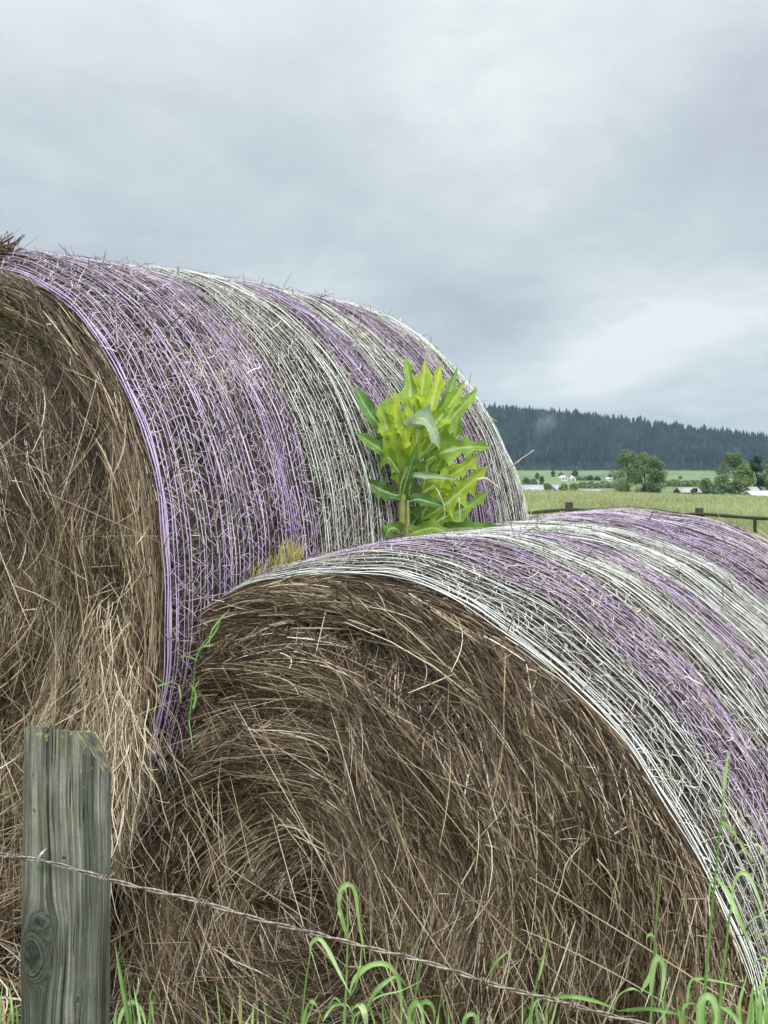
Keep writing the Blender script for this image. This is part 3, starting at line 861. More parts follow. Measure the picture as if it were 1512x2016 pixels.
grass_plant('green grass blades at the left edge, left of the post', 8, 1.50, [],
            [([(-8, 2070), (0, 1990), (8, 1920)], 15, .66), ([(26, 2070), (24, 1985), (14, 1935), (4, 1930)], 9, .55),
             ([(-4, 2030), (2, 1975), (6, 1965)], 12, .72), ([(30, 2070), (34, 2010), (30, 1970)], 8, .45)], 9)
grass_plant('three small grass spikes low between the post and the middle of the wire', 480, 1.50, [],
            [([(436, 2060), (440, 2020), (443, 1985)], 12, .68), ([(528, 2060), (522, 1990), (516, 1935)], 7, .64),
             ([(470, 2060), (482, 2020), (498, 1990)], 10, .7), ([(545, 2060), (560, 2010), (580, 1945), (590, 1900)], 8, .32),
             ([(505, 2060), (508, 2020), (503, 1990)], 8, .66)], 10)


# ------------------------------------------------------------------ dry stalks standing in the grass
dry = empty('dry_stalk', at(1320, 2016, 1.48) * [1, 1, 0])
tag(dry, 'thin pale dry grass stalk leaning right in front of the bale edge', 'dry stalk')
P = np.array([at(1290, 2060, 1.48), at(1310, 2000, 1.48), at(1340, 1900, 1.485), at(1372, 1775, 1.49)])
P = np.concatenate([[[P[0][0] - .05, P[0][1], 0]], P])
V, F = tube(smooth_path(P, 24) - np.array(dry.location), np.linspace(.0017, .0006, 24), 6)
mb = MB(); mb.add(V, F, .8); mb.build('stem', STRAW, dry, True)

# yellow grass growing in the crevice, small sprouts
def sprouts(name, label, cat, specs, Y, mat, seed, part='blade', n0=None):
    R = np.random.default_rng(seed)
    o0 = at(specs[0][0], specs[0][1], Y)
    root = empty(name, o0); tag(root, label, cat)
    mbs = MB()
    for (bx, by, tx_, ty, w, tn, dy) in specs:
        k = 8; q = np.linspace(0, 1, k)
        mx_, my_ = (bx + tx_) / 2 + R.normal(0, 4), (by + ty) / 2 + R.normal(0, 3)
        sp = smooth_path([(bx, by), (mx_, my_), (tx_, ty)], k)
        P = np.array([at(x, y, Y + dy - .02 * q_) for (x, y), q_ in zip(sp, q)]) - o0
        W = (w * .7 / 2 / FPX * Y) * np.clip((1 - q) / .5, .1, 1)
        V, F, cn = ribbons(P[None], W[None], np.array([[0, -1., .2]]) + R.normal(0, .4, (1, 3)), .4)
        mbs.add(V, F, tn)
    mbs.build(part, mat, root)
    return root


R = np.random.default_rng(40)
sp = []
for i in range(150):
    q = R.random(); bx = 455 + 135 * q; by = 1156 - 68 * q + R.normal(0, 3)
    g = .6 + .5 * math.exp(-((q - .8) / .15) ** 2) + .3 * math.exp(-((q - .35) / .12) ** 2)
    hh = R.uniform(18, 48) * g
    sp.append((bx, by + 14, bx + R.normal(4, 9), by - hh, R.uniform(2.5, 5), R.uniform(0, 1), R.normal(0, .02) + .07 * q))
sprouts('yellow_grass', 'yellow dry grass sprouting where the two bales meet', 'grass', sp, 2.28, YELLOWGRASS, 41)
sp = [(372, 1420, 385, 1300, 4, .45, 0), (385, 1300, 420, 1242, 4, .5, 0), (400, 1275, 438, 1212, 5, .62, 0), (418, 1240, 452, 1200, 6, .72, 0), (388, 1300, 360, 1292, 5, .5, 0), (400, 1272, 428, 1268, 5, .6, 0),
      (380, 1395, 374, 1345, 7, .7, -.02), (378, 1360, 392, 1330, 5, .6, -.02), (306, 1352, 348, 1335, 5, .62, -.04), (372, 1420, 380, 1480, 3, .5, -.03), (352, 1350, 356, 1385, 6, .62, -.04), (418, 1238, 412, 1280, 3, .4, 0)]
sprouts('crevice_grass', 'thin green grass hanging in the dark gap between the bales, above the post', 'grass', sp, 2.02, GRASS, 42)

# ------------------------------------------------------------------ leafy weeds
def leaf_mat():
    m, nt, nd, lk = mat_new('lettuce_leaf')
    a = N_(nd, 'ShaderNodeAttribute', attribute_name='tone')
    rb = N_(nd, 'ShaderNodeAttribute', attribute_name='rib')
    r = ramp(nd, [(0, (.05, .15, .06)), (.25, (.14, .30, .06)), (.5, (.33, .51, .05)), (.75, (.44, .59, .04)), (.9, (.52, .63, .045)), (.95, (.36, .50, .28)), (1, (.46, .60, .42))])
    tx = N_(nd, 'ShaderNodeTexCoord'); nz = N_(nd, 'ShaderNodeTexNoise', Scale=55.0, Detail=4.0)
    lk.new(tx.outputs['Object'], nz.inputs['Vector'])
    lk.new(a.outputs['Fac'], r.inputs[0])
    hs = N_(nd, 'ShaderNodeHueSaturation'); mr = N_(nd, 'ShaderNodeMapRange'); mr.inputs['To Min'].default_value = .42; mr.inputs['To Max'].default_value = 1.08
    lk.new(nz.outputs['Fac'], mr.inputs['Value']); lk.new(mr.outputs[0], hs.inputs['Value']); lk.new(r.outputs[0], hs.inputs['Color'])
    mx = N_(nd, 'ShaderNodeMix', data_type='RGBA'); mx.inputs['B'].default_value = (.62, .74, .36, 1)
    lk.new(rb.outputs['Fac'], mx.inputs['Factor']); lk.new(hs.outputs[0], mx.inputs['A'])
    b = N_(nd, 'ShaderNodeBsdfPrincipled', Roughness=.52); b.inputs['Specular IOR Level'].default_value = .35
    lk.new(mx.outputs['Result'], b.inputs['Base Color'])
    bp = N_(nd, 'ShaderNodeBump', Strength=.3, Distance=.003); lk.new(nz.outputs['Fac'], bp.inputs['Height']); lk.new(bp.outputs[0], b.inputs['Normal'])
    t = N_(nd, 'ShaderNodeBsdfTranslucent'); lk.new(mx.outputs['Result'], t.inputs[0])
    ms = N_(nd, 'ShaderNodeMixShader'); ms.inputs[0].default_value = .34
    lk.new(b.outputs[0], ms.inputs[1]); lk.new(t.outputs[0], ms.inputs[2])
    out(nt, ms); return m


LEAF = leaf_mat()
STEMM = simple('lettuce_stem', (.30, .36, .10), .5, 0, .2, 40, .3, (.22, .20, .08))


def lobed_leaf(root, o0, pts, wpx, Y, dy, tone, seed, lobes=5, depth=.55, roll=0.0, cup=.42, name='leaf'):
    """prickly lobed leaf along the given midrib; dy = how far its tip comes toward (-) or away from the viewer"""
    R = np.random.default_rng(seed)
    k = 72
    sp_ = smooth_path(pts, k); q = np.linspace(0, 1, k)
    yy = Y + dy * q ** 1.3 - .015 * np.sin(PI * q)
    P = np.array([at(x, y, d) for (x, y), d in zip(sp_, yy)]) - o0
    hw = wpx / 2 / FPX * Y
    T = np.gradient(P, axis=0); T /= np.linalg.norm(T, axis=1, keepdims=True)
    ro = roll + .25 * np.sin(q * 5 + R.random() * 6)
    Nn = np.stack([np.sin(ro), -np.cos(ro), .25 + 0 * q], -1)
    S = np.cross(T, Nn); S /= np.linalg.norm(S, axis=1, keepdims=True) + 1e-9
    U = np.cross(S, T)
    env = (np.sin(PI * np.clip(q * .92 + .06, 0, 1) ** .85) ** .8) * (.35 + .65 * np.clip(q / .35, 0, 1)) * np.clip((1 - q) / .10, 0, 1) ** .6
    cols = []; tn = []; rib = []
    uu = [-1, -.8, -.5, -.2, -.045, 0, .045, .2, .5, .8, 1]
    sides = {}
    for sd in (-1, 1):
        ph0 = R.random() * .5
        ph = (q * lobes + ph0 + .26 * np.sin(q * 7 + R.random() * 6))
        f = ph % 1
        saw = np.where(f < .72, f / .72, (1 - f) / .28)          # long back edge, short front edge: swept teeth
        amp = R.uniform(.35, 1.25, lobes + 4)[np.floor(ph).astype(int) + 1]
        lob = (1 - depth) + depth * 1.15 * saw ** 2.2 * amp
        fine = .13 * (((ph * 3 + R.random()) % 1) - .4)
        sides[sd] = (env * (lob + fine).clip(.10, 1.3), saw ** 2)
    for u_ in uu:
        sd = 1 if u_ >= 0 else -1
        wv, saw = sides[sd]
        back = -.42 * abs(u_) ** 1.5 * saw * hw * env   # teeth lean back toward the stem
        wav = .30 * abs(u_) ** 2 * np.sin(q * 17 + sd * 1.3 + R.random() * .3)
        off = S * (u_ * wv * hw)[:, None] + U * ((cup * abs(u_) ** 1.4 + wav) * wv * hw)[:, None] + T * back[:, None]
        cols.append(P + off)
        tn.append(np.clip(tone + (.03 if tone < .85 else .0) * (abs(u_) - .5) + R.normal(0, .01), 0, 1) + 0 * q)
        rib.append((.95 if abs(u_) < .05 else .30 * np.clip(np.sin((q - .16 * abs(u_)) * lobes * 4 * PI) - .55, 0, 1)) * np.clip(1.15 - q, 0, 1))
    V = np.stack(cols, 1); n = len(uu)
    me = mesh_obj(name, V.reshape(-1, 3), grid_faces(k, n), LEAF, root,
                  {'tone': np.stack(tn, 1).ravel(), 'rib': np.stack(rib, 1).ravel()}, True)
    return me


LY = 2.60
lo0 = at(796, 1075, LY)
let = empty('wild_lettuce', lo0)
tag(let, 'bright yellow-green leafy weed with jagged leaves growing between the two bales', 'weed')
mb = MB()
P = np.array([at(x, y, LY + d) for x, y, d in ((797, 1085, .0), (796, 1050, 0), (792, 1000, 0), (793, 960, -.005), (806, 900, .0), (822, 850, .01), (832, 800, .02))]) - lo0
V, F = tube(smooth_path(P, 30), np.linspace(.0125, .004, 30), 10); mb.add(V, F)
P = np.array([at(x, y, LY + d) for x, y, d in ((800, 1060, -.012), (803, 1030, -.014), (803, 985, -.01))]) - lo0
V, F = tube(smooth_path(P, 12), np.linspace(.007, .003, 12), 8); mb.add(V, F)
P = np.array([at(x, y, LY + d) for x, y, d in ((850, 1075, .03), (858, 1010, .03), (868, 950, .02), (875, 890, .02))]) - lo0
V, F = tube(smooth_path(P, 20), np.linspace(.009, .003, 20), 8); mb.add(V, F)
mb.build('stem', STEMM, let, True)
LEAVES = [  # midrib spots, width px, dy, tone, lobes, lobe depth, roll
    ([(818, 900), (824, 830), (831, 765), (838, 700)], 74, .05, .62, 4, .62, .1),
    ([(815, 870), (812, 810), (806, 750), (799, 697)], 74, .07, .42, 4, .62, -.3),
    ([(832, 870), (846, 810), (858, 765), (869, 714)], 70, .06, .78, 4, .68, .2),
    ([(842, 860), (862, 815), (885, 770), (902, 717)], 40, .05, .30, 3, .4, .5),
    ([(838, 890), (868, 850), (905, 805), (942, 764)], 66, .03, .40, 4, .5, .1),
    ([(835, 870), (860, 830), (890, 790), (916, 748)], 58, .05, .50, 3, .5, .2),
    ([(780, 935), (772, 880), (758, 830), (744, 790)], 80, .0, .50, 4, .52, -.1),
    ([(786, 930), (782, 870), (779, 815), (777, 764)], 72, -.01, .74, 4, .6, .1),
    ([(790, 935), (794, 890), (800, 835), (803, 784)], 66, -.02, .80, 4, .62, .2),
    ([(768, 880), (748, 840), (720, 800), (696, 757)], 52, .03, .20, 3, .45, -.2),
    ([(782, 930), (758, 895), (728, 870), (697, 850)], 66, .0, .28, 3, .62, -.2),
    ([(788, 972), (762, 968), (730, 953), (700, 934)], 50, -.02, .12, 5, .35, -.4),
    ([(806, 870), (818, 838), (835, 830), (852, 848), (866, 886)], 50, -.07, .99, 4, .45, .1),
    ([(852, 905), (885, 888), (925, 880), (969, 880)], 76, .0, .36, 4, .58, .2),
    ([(845, 960), (880, 940), (920, 915), (945, 892)], 70, -.01, .66, 4, .62, .0),
    ([(848, 1010), (885, 985), (925, 950), (963, 914)], 76, -.03, .62, 5, .6, .1),
    ([(845, 1040), (880, 1015), (925, 995), (966, 965)], 56, -.02, .40, 4, .55, .1),
    ([(850, 1060), (895, 1042), (940, 1040), (988, 1036)], 50, -.02, .26, 4, .3, .3),
    ([(800, 995), (825, 985), (850, 990), (878, 998)], 38, -.05, .10, 4, .2, .4),
    ([(796, 950), (815, 938), (850, 938), (902, 943)], 18, -.08, .97, 3, .2, .2),
    ([(792, 975), (800, 945), (812, 905), (822, 870)], 34, -.03, .12, 3, .3, .6),
    ([(795, 1068), (825, 1050), (860, 1042), (900, 1060)], 44, -.04, .40, 4, .4, .2),
    ([(790, 1062), (778, 1045), (765, 1045), (752, 1070)], 40, -.02, .28, 4, .4, -.2),
    ([(835, 960), (842, 920), (850, 890), (862, 858)], 62, .02, .66, 4, .6, .0),
    ([(850, 950), (868, 910), (880, 880), (893, 838)], 60, .03, .60, 4, .6, .2),
    ([(858, 930), (872, 900), (885, 875), (905, 855)], 60, -.01, .86, 3, .66, .2),
    ([(820, 1000), (828, 960), (835, 925), (838, 895)], 60, .02, .52, 4, .6, .1),
    ([(830, 1040), (840, 1000), (860, 970), (880, 945)], 76, .02, .56, 5, .6, .1),
    ([(810, 1060), (822, 1020), (845, 995), (870, 970)], 76, .03, .42, 5, .6, -.2),
    ([(860, 1060), (870, 1025), (890, 1000), (920, 975)], 70, .03, .46, 5, .6, .2),
    ([(860, 1065), (890, 1050), (915, 1040), (945, 1045)], 60, .02, .58, 4, .5, .1),
    ([(808, 980), (810, 940), (818, 905), (830, 880)], 54, .04, .46, 4, .6, -.1),
    ([(870, 985), (895, 955), (925, 930), (950, 925)], 62, .04, .5, 4, .6, .2),
    ([(800, 900), (802, 850), (812, 800), (822, 760)], 60, .08, .34, 4, .55, .1),
    ([(775, 900), (766, 850), (764, 810), (762, 775)], 56, .04, .66, 4, .5, -.1),
    ([(872, 900), (890, 870), (900, 840), (908, 815)], 44, .05, .44, 4, .55, .2),
    ([(860, 1000), (868, 960), (878, 930), (890, 900)], 60, -.02, .72, 5, .62, .1),
    ([(825, 960), (835, 925), (852, 905), (872, 890)], 50, -.04, .68, 4, .6, .0),
]
for i, (pts, w, dy, tn, lb, dp, rl) in enumerate(LEAVES):  # inner fillers set back and toned darker; shadow between leaves is partly colour
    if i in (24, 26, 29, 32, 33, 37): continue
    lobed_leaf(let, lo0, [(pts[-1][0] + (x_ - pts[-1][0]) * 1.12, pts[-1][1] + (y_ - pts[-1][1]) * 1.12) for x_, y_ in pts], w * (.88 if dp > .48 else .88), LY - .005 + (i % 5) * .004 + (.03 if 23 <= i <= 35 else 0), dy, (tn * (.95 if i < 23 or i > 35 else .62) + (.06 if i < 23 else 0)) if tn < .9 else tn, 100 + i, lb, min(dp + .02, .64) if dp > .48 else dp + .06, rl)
# withered leaf remains
DEAD = simple('withered_leaf', (.62, .60, .38), .6, 0, .3, 60)
for pts, r in (([(858, 960), (866, 975), (875, 1000), (874, 1020), (868, 1021)], .0016), ([(938, 945), (955, 942), (972, 952), (983, 962)], .003), ([(903, 980), (905, 1005), (906, 1028)], .0016)):
    P = np.array([at(x, y, LY - .06) for x, y in pts]) - lo0
    V, F = tube(smooth_path(P, 16), np.linspace(r, r * .5, 16), 6); mb = MB(); mb.add(V, F); mb.build('withered_leaf', DEAD, let, True)


def little_weed(label, spots, Y, seed, size, n):
    R = np.random.default_rng(seed)
    o0 = at(spots[0][0], spots[0][1], Y)
    root = empty('small_weed', o0); tag(root, label, 'weed')
    P = np.array([at(x, y, Y) for x, y in spots]) - o0
    V, F = tube(smooth_path(P, 14), np.linspace(.003, .001, 14), 6); mb = MB(); mb.add(V, F); mb.build('stem', STEMM, root, True)
    path_ = smooth_path(P, n)
    mb = MB()
    for i in range(n):
        for _ in range(4):
            c = path_[i] + R.normal(0, size * .9, 3) * [1, .7, .8]
            d = R.normal(0, 1, 3); d[2] = abs(d[2]) * .7; d /= np.linalg.norm(d)
            q = np.linspace(0, 1, 6)
            pp = c + d[None] * (q * size * R.uniform(.9, 1.6))[:, None]
            W = size * .33 * np.sin(PI * np.clip(q * .9 + .08, 0, 1))
            V, F, cn = ribbons(pp[None], W[None], R.normal(0, 1, (1, 3)) + [[0, -1, .5]], .3)
            mb.add(V, F, R.uniform(.35, .85))
    mb.build('foliage', GRASS, root, True)
    return root


little_weed('tiny bright green sprout on the white netting, left of the big leafy weed', [(701, 1082), (700, 1068), (702, 1050)], 2.55, 51, .009, 14)
little_weed('small green weed climbing the far edge of the upper bale', [(985, 1040), (1002, 1022), (1003, 1000), (1006, 978)], 3.02, 52, .008, 16)
little_weed('dim green weed on the dark net, just right of the big leafy weed', [(962, 1035), (968, 1015), (966, 996)], 3.0, 53, .010, 10)

# stalk standing off the far rim of the upper bale
stk = empty('straw_stalk', at(1004, 920, 3.05)); tag(stk, 'single pale straw poking out from the far edge of the upper bale against the hill', 'straw')
mb = MB()
for (x0, y0_, x1, y1, r) in ((1000, 923, 1051, 886, .0022), (1006, 920, 1022, 908, .0016)):
    P = np.linspace(at(x0, y0_, 3.10), at(x1, y1, 3.02), 6) - np.array(stk.location); P[2:4, 2] += .001
    V, F = tube(P, np.linspace(r, r * .6, 6), 6); mb.add(V, F, .95)
mb.build('stalk', STRAW, stk)


# ------------------------------------------------------------------ terrain
def sstep(a, b, x):
    t = np.clip((x - a) / (b - a), 0, 1); return t * t * (3 - 2 * t)


def terrain(x, y):
    z = -.024 * (x - 22) * sstep(40, 120, y) * (1 - sstep(150, 260, y)) + .25 * (vnoise(x / 18 + 60, y / 18 + 60, 2) - .5) * sstep(12, 40, y)
    z = z - 4.6 * sstep(118, 190, y)
    z = z + np.interp(y, [0, 450, 800, 1300, 1700, 2100, 3000, 9000], [0, 0, 2.6, 7.0, 13, 20.5, 30, 60]) 
    z = z + 2.5 * (vnoise(x / 160 + 30, y / 200 + 30, 5) - .5) * sstep(400, 900, y)
    return z


def ground_mat():
    m, nt, nd, lk = mat_new('meadow')
    g = N_(nd, 'ShaderNodeNewGeometry')
    sep = N_(nd, 'ShaderNodeSeparateXYZ'); lk.new(g.outputs['Position'], sep.inputs[0])
    def noise(s, d, sc=(1, 1, 1)):
        mp = N_(nd, 'ShaderNodeMapping'); mp.inputs['Scale'].default_value = sc; lk.new(g.outputs['Position'], mp.inputs[0])
        n = N_(nd, 'ShaderNodeTexNoise', Scale=s, Detail=d); lk.new(mp.outputs[0], n.inputs['Vector']); return n
    n1 = noise(.9, 6, (1, .35, 1)); n2 = noise(.012, 3, (1, .35, 1)); n3 = noise(9, 4)
    near = ramp(nd, [(.3, (.22, .25, .125)), (.5, (.30, .335, .18)), (.7, (.39, .41, .245))]); 
    add = N_(nd, 'ShaderNodeMath', operation='MULTIPLY_ADD'); add.inputs[1].default_value = .5
    h = N_(nd, 'ShaderNodeMath', operation='MULTIPLY'); h.inputs[1].default_value = .5
    lk.new(n3.outputs['Fac'], h.inputs[0]); lk.new(n1.outputs['Fac'], add.inputs[0]); lk.new(h.outputs[0], add.inputs[2]); lk.new(add.outputs[0], near.inputs[0])
    far = ramp(nd, [(.35, (.085, .135, .06)), (.5, (.135, .19, .088)), (.62, (.19, .235, .12))]); lk.new(n2.outputs['Fac'], far.inputs[0])
    mr = N_(nd, 'ShaderNodeMapRange'); mr.inputs['From Min'].default_value = 150; mr.inputs['From Max'].default_value = 230
    lk.new(sep.outputs['Y'], mr.inputs['Value'])
    mx = N_(nd, 'ShaderNodeMix', data_type='RGBA'); lk.new(mr.outputs[0], mx.inputs['Factor']); lk.new(near.outputs[0], mx.inputs['A']); lk.new(far.outputs[0], mx.inputs['B'])
    b = N_(nd, 'ShaderNodeBsdfPrincipled', Roughness=.9); b.inputs['Specular IOR Level'].default_value = .1
    lk.new(mx.outputs['Result'], b.inputs['Base Color']); out(nt, b); return m


ys = np.concatenate([np.linspace(-60, 30, 31), np.geomspace(32, 4500, 150)])
u = np.linspace(-1, 1, 121); u = np.sign(u) * abs(u) ** 1.6
XX = u[:, None] * (60 + .9 * np.clip(ys, 0, None))[None]; YY = np.broadcast_to(ys[None], XX.shape)
tag(mesh_obj('ground', np.stack([XX, YY, terrain(XX, YY)], -1), grid_faces(len(u), len(ys)), ground_mat(), None, None, True), kind='structure')

# hill with its forest
def hill_z(x, y):
    px = CX + x / y * FPX
    # ridge height follows the skyline in the photo
    ridge_px = np.interp(px, [200, 700, 960, 1060, 1150, 1250, 1350, 1450, 1520, 1800, 2300], [790, 800, 812, 818, 826, 838, 852, 864, 872, 893, 925])
    top = (HY - ridge_px) / FPX * 2750 + EYE
    b = terrain(x, y)
    q = np.clip((y - 2080) / (2750 - 2080), 0, 1)
    s_ = q ** 1.15
    back = 1 - .5 * sstep(2800, 3600, y)
    return b + (top - b) * s_ * back - 1.0 * (q <= 0) + 7 * (vnoise(x / 90 + 20, y / 120 + 20, 9) - .5) * np.clip(q * 3, 0, 1) * np.clip((1.02 - q) * 6, 0.15, 1)


yh = np.linspace(2060, 3700, 90); xh = np.linspace(-700, 1900, 131)
XH, YH = np.meshgrid(xh, yh, indexing='ij')
HILL = simple('forest_floor', (.035, .05, .03), .9, 0, .4, .02, .1)
tag(mesh_obj('hill', np.stack([XH, YH, hill_z(XH, YH)], -1), grid_faces(len(xh), len(yh)), HILL, None, None, True), kind='structure')

FOREST = tone_mat('conifer_needles', [(0, (.006, .011, .012)), (.5, (.013, .024, .026)), (1, (.034, .055, .044))], .8, .1)


def conifers(xy, h, w, zfun, seed, tone):
    R = np.random.default_rng(seed)
    n = len(xy); ns, lev = 6, 4
    z0 = zfun(xy[:, 0], xy[:, 1])
    Vl, Fl = [], []
    # each tier a ragged skirt: ring low and wide, point above
    idx = 0
    for l in range(lev):
        zb = h * (.10 + .72 * l / lev); zt = h * (.42 + .58 * (l + 1) / lev) if l < lev - 1 else h
        wr = w * (1 - .78 * (l / lev)) * R.uniform(.75, 1.2, n)
        a = np.linspace(0, 2 * PI, ns, endpoint=False)[None] + R.random((n, 1)) * 6
        rr_ = wr[:, None] * R.uniform(.6, 1.25, (n, ns))
        ring = np.stack([xy[:, :1] + rr_ * np.cos(a), xy[:, 1:] + rr_ * np.sin(a), (z0 + zb)[:, None] + (h * .07)[:, None] * R.normal(0, 1, (n, ns))], -1)
        tip = np.stack([xy[:, 0] + R.normal(0, .2, n), xy[:, 1], z0 + zt], -1)[:, None]
        V = np.concatenate([ring, tip], 1)
        b = (np.arange(n) * (ns + 1))[:, None]; j = np.arange(ns)[None]
        F = np.stack(np.broadcast_arrays(b + j, b + (j + 1) % ns, b + ns), -1).reshape(-1, 3) + idx
        Vl.append(V.reshape(-1, 3)); Fl.append(F); idx += n * (ns + 1)
    A = np.concatenate([np.repeat(tone, ns + 1)] * lev)
    return np.concatenate(Vl), np.concatenate(Fl), A


R = np.random.default_rng(77)
n = 12500
fy = R.uniform(2085, 2790, n); fx = (R.uniform(780, 1800, n) - CX) / FPX * fy
h = R.gamma(22, .86, n).clip(9, 32); w = h * R.uniform(.16, .28, n)
edge = fy < 2130
h = np.where(edge, h * .55, h)
tn = (.42 + .30 * R.normal(0, 1, n) + .7 * (vnoise(fx / 40 + 20, fy / 60, 4) - .5) + .25 * edge).clip(0, 1)
V, F, A = conifers(np.stack([fx, fy], -1), h, w, hill_z, 78, tn)
tag(mesh_obj('hillside_forest', V, F, FOREST, None, {'tone': A}), 'dark blue-green conifer forest covering the hill behind the fields', 'forest', kind='stuff')

# ------------------------------------------------------------------ trees in the valley
LEAFT = {'mid': tone_mat('broad_leaves', [(0, (.085, .125, .065)), (.5, (.155, .22, .10)), (1, (.25, .33, .15))], .65, .2, .2),
         'light': tone_mat('light_leaves', [(0, (.10, .15, .06)), (.5, (.19, .265, .095)), (1, (.29, .36, .14))], .65, .2, .2),
         'dark': tone_mat('dark_needles', [(0, (.035, .055, .042)), (.5, (.060, .088, .060)), (1, (.10, .14, .08))], .7, .15)}
BARK = simple('tree_bark', (.10, .085, .07), .9, 0, .4, 3, .1)


def tree(name, label, cat, px, top, Y, wpx, kind, seed, base=None, leaf=.46, n=6500, group=None, shape=(1, 1), bare=.03):
    R = np.random.default_rng(seed)
    x = (px - CX) / FPX * Y
    zb = float(terrain(np.array([x]), np.array([Y]))[0]) - .1 if base is None else base
    zt = EYE - (top - HY) / FPX * Y
    Ht = zt - zb; rx = wpx / 2 / FPX * Y
    root = empty(name, (x, Y, zb)); tag(root, label, cat, group)
    # trunk and limbs
    mb = MB()
    V, F = tube(np.array([[0, 0, 0], [.02 * Ht, 0, .4 * Ht], [-.01 * Ht, 0, .88 * Ht]]), np.array([.018, .012, .003]) * Ht, 8); mb.add(V, F)
    cl = []
    for i in range(34):
        h_ = bare + (1 - bare) * R.random() ** .8
        prof = math.sin(PI * min(max((h_ - bare) / (1 - bare) * .82 + .16, 0), 1)) ** .65
        a = R.random() * 6.28; rr_ = rx * prof * R.uniform(.35, .85)
        c = np.array([rr_ * math.cos(a), rr_ * math.sin(a) * .9, Ht * min(h_, .93)])
        s_ = rx * R.uniform(.26, .46) * (.6 + .4 * prof)
        cl.append((c, s_, R.normal(0, .12)))
        if i % 3 == 0:
            V, F = tube(np.array([[0, 0, max(.1, c[2] / Ht - .22) * Ht], c * [.5, .5, .92], c]), np.array([.010, .006, .002]) * Ht, 5); mb.add(V, F)
    mb.build('trunk', BARK, root, True)
    per = n // len(cl)
    Vs, Ts = [], []
    for c, s_, tn in cl:
        d = R.normal(0, 1, (per, 3)); d /= np.linalg.norm(d, axis=1, keepdims=True)
        p = c + d * s_ * (R.random((per, 1)) ** .45) * [1, 1, 1.15]
        e1 = R.normal(0, 1, (per, 3)); e1 /= np.linalg.norm(e1, axis=1, keepdims=True)
        e2 = np.cross(e1, d); e2 /= np.linalg.norm(e2, axis=1, keepdims=True) + 1e-9
        z_ = leaf * R.uniform(.6, 1.3, (per, 1))
        Vs.append(np.stack([p - e1 * z_ * .5, p + e2 * z_ * .32, p + e1 * z_ * .5, p - e2 * z_ * .32], 1))
        Ts.append(np.repeat((.5 + tn + R.normal(0, .18, per)).clip(0, 1), 4))
    V = np.concatenate(Vs).reshape(-1, 3); V[:, 2] = V[:, 2].clip(.05, None)
    F = np.arange(len(V)).reshape(-1, 4)
    mesh_obj('crown', V, F, LEAFT[kind], root, {'tone': np.concatenate(Ts)})
    return root


tg_ = 'broadleaf trees at the edge of the field'
tree('broadleaf_tree', 'tall tree with the widest crown, leftmost of the group of three beyond the field', 'tree', 1234, 886, 330, 74, 'mid', 1, group=tg_)
tree('broadleaf_tree', 'narrow middle tree of the group of three beyond the field', 'tree', 1268, 890, 345, 44, 'light', 2, group=tg_)
tree('broadleaf_tree', 'right tree of the group of three beyond the field, slightly shorter', 'tree', 1292, 898, 326, 48, 'mid', 3, group=tg_)
tree('broadleaf_tree', 'large spreading tree behind the shrubs near the white roof', 'tree', 1445, 893, 345, 70, 'mid', 4, group=tg_)
tree('broadleaf_tree', 'lighter green rounded tree in front of the large spreading tree', 'tree', 1466, 914, 325, 44, 'light', 5, group=tg_)
tree('conifer_tree', 'dark pine standing right of the large spreading tree', 'tree', 1490, 894, 350, 34, 'dark', 6, bare=.1)
tree('broadleaf_tree', 'light tree cut by the right edge behind the white roof', 'tree', 1520, 905, 340, 40, 'light', 7, group=tg_)
shg = 'shrubs around the farm buildings'
for i, (px, top, Y, w, kd, lb) in enumerate([
    (1392, 944, 320, 44, 'mid', 'rounded shrub right beside the brown shed with the pink-grey roof'),
    (1424, 938, 318, 50, 'mid', 'wide shrub filling the space under the large spreading tree'),
    (1452, 945, 316, 44, 'mid', 'shrub close left of the white roof'),
    (1077, 953, 285, 26, 'mid', 'rounded dark bush covering the middle of the blue-roofed barn'),
    (1111, 953, 285, 28, 'light', 'pale bush right of the blue-roofed barn, left of its twin'),
    (1131, 952, 285, 24, 'light', 'pale bush nearest the left end of the low grey shed'),
    (1368, 962, 312, 20, 'dark', 'small dark bush touching the right end of the brown shed')]):
    tree('shrub', lb, 'shrub', px, top, Y, w, kd, 20 + i, n=2600, group=shg, bare=.02)
fg = 'small trees scattered over the far valley'
for i, (px, top, Y, w, kd, lb) in enumerate([
    (1036, 941, 620, 20, 'mid', 'far small tree next to the edge of the upper bale'),
    (1050, 944, 640, 18, 'mid', 'far small bush above the blue roof, between a round tree and a pointed one'),
    (1067, 938, 640, 12, 'dark', 'far pointed conifer above the blue-roofed barn'),
    (1058, 931, 1050, 10, 'mid', 'distant lone bush in the upper meadow left of the white farmhouse'),
    (1089, 927, 1250, 9, 'dark', 'distant dark bush highest in the meadow, above and left of the white farmhouse'),
    (1105, 930, 1150, 10, 'mid', 'distant bush directly behind the white farmhouse'),
    (1132, 927, 1300, 12, 'dark', 'distant dark bush at the forest edge right of the farmhouse'),
    (1141, 940, 900, 16, 'mid', 'far rounded tree just right of the white farmhouse'),
    (1152, 939, 900, 12, 'mid', 'far tree in the row right of the farmhouse, second one along'),
    (1163, 937, 880, 13, 'dark', 'far dark tree in the row right of the farmhouse, tallest one'),
    (1176, 940, 860, 14, 'dark', 'far dark bush in the row right of the farmhouse, lowest one'),
    (1201, 934, 900, 10, 'mid', 'far tree over the small white cottage by the three tall trees'),
    (1340, 938, 1000, 8, 'mid', 'lone distant bush in the meadow between the two tree groups')]):
    tree('small_tree', lb, 'tree', px, top, Y, w, kd, 60 + i, n=900, leaf=1.0 * Y / 800, group=fg, bare=.03)


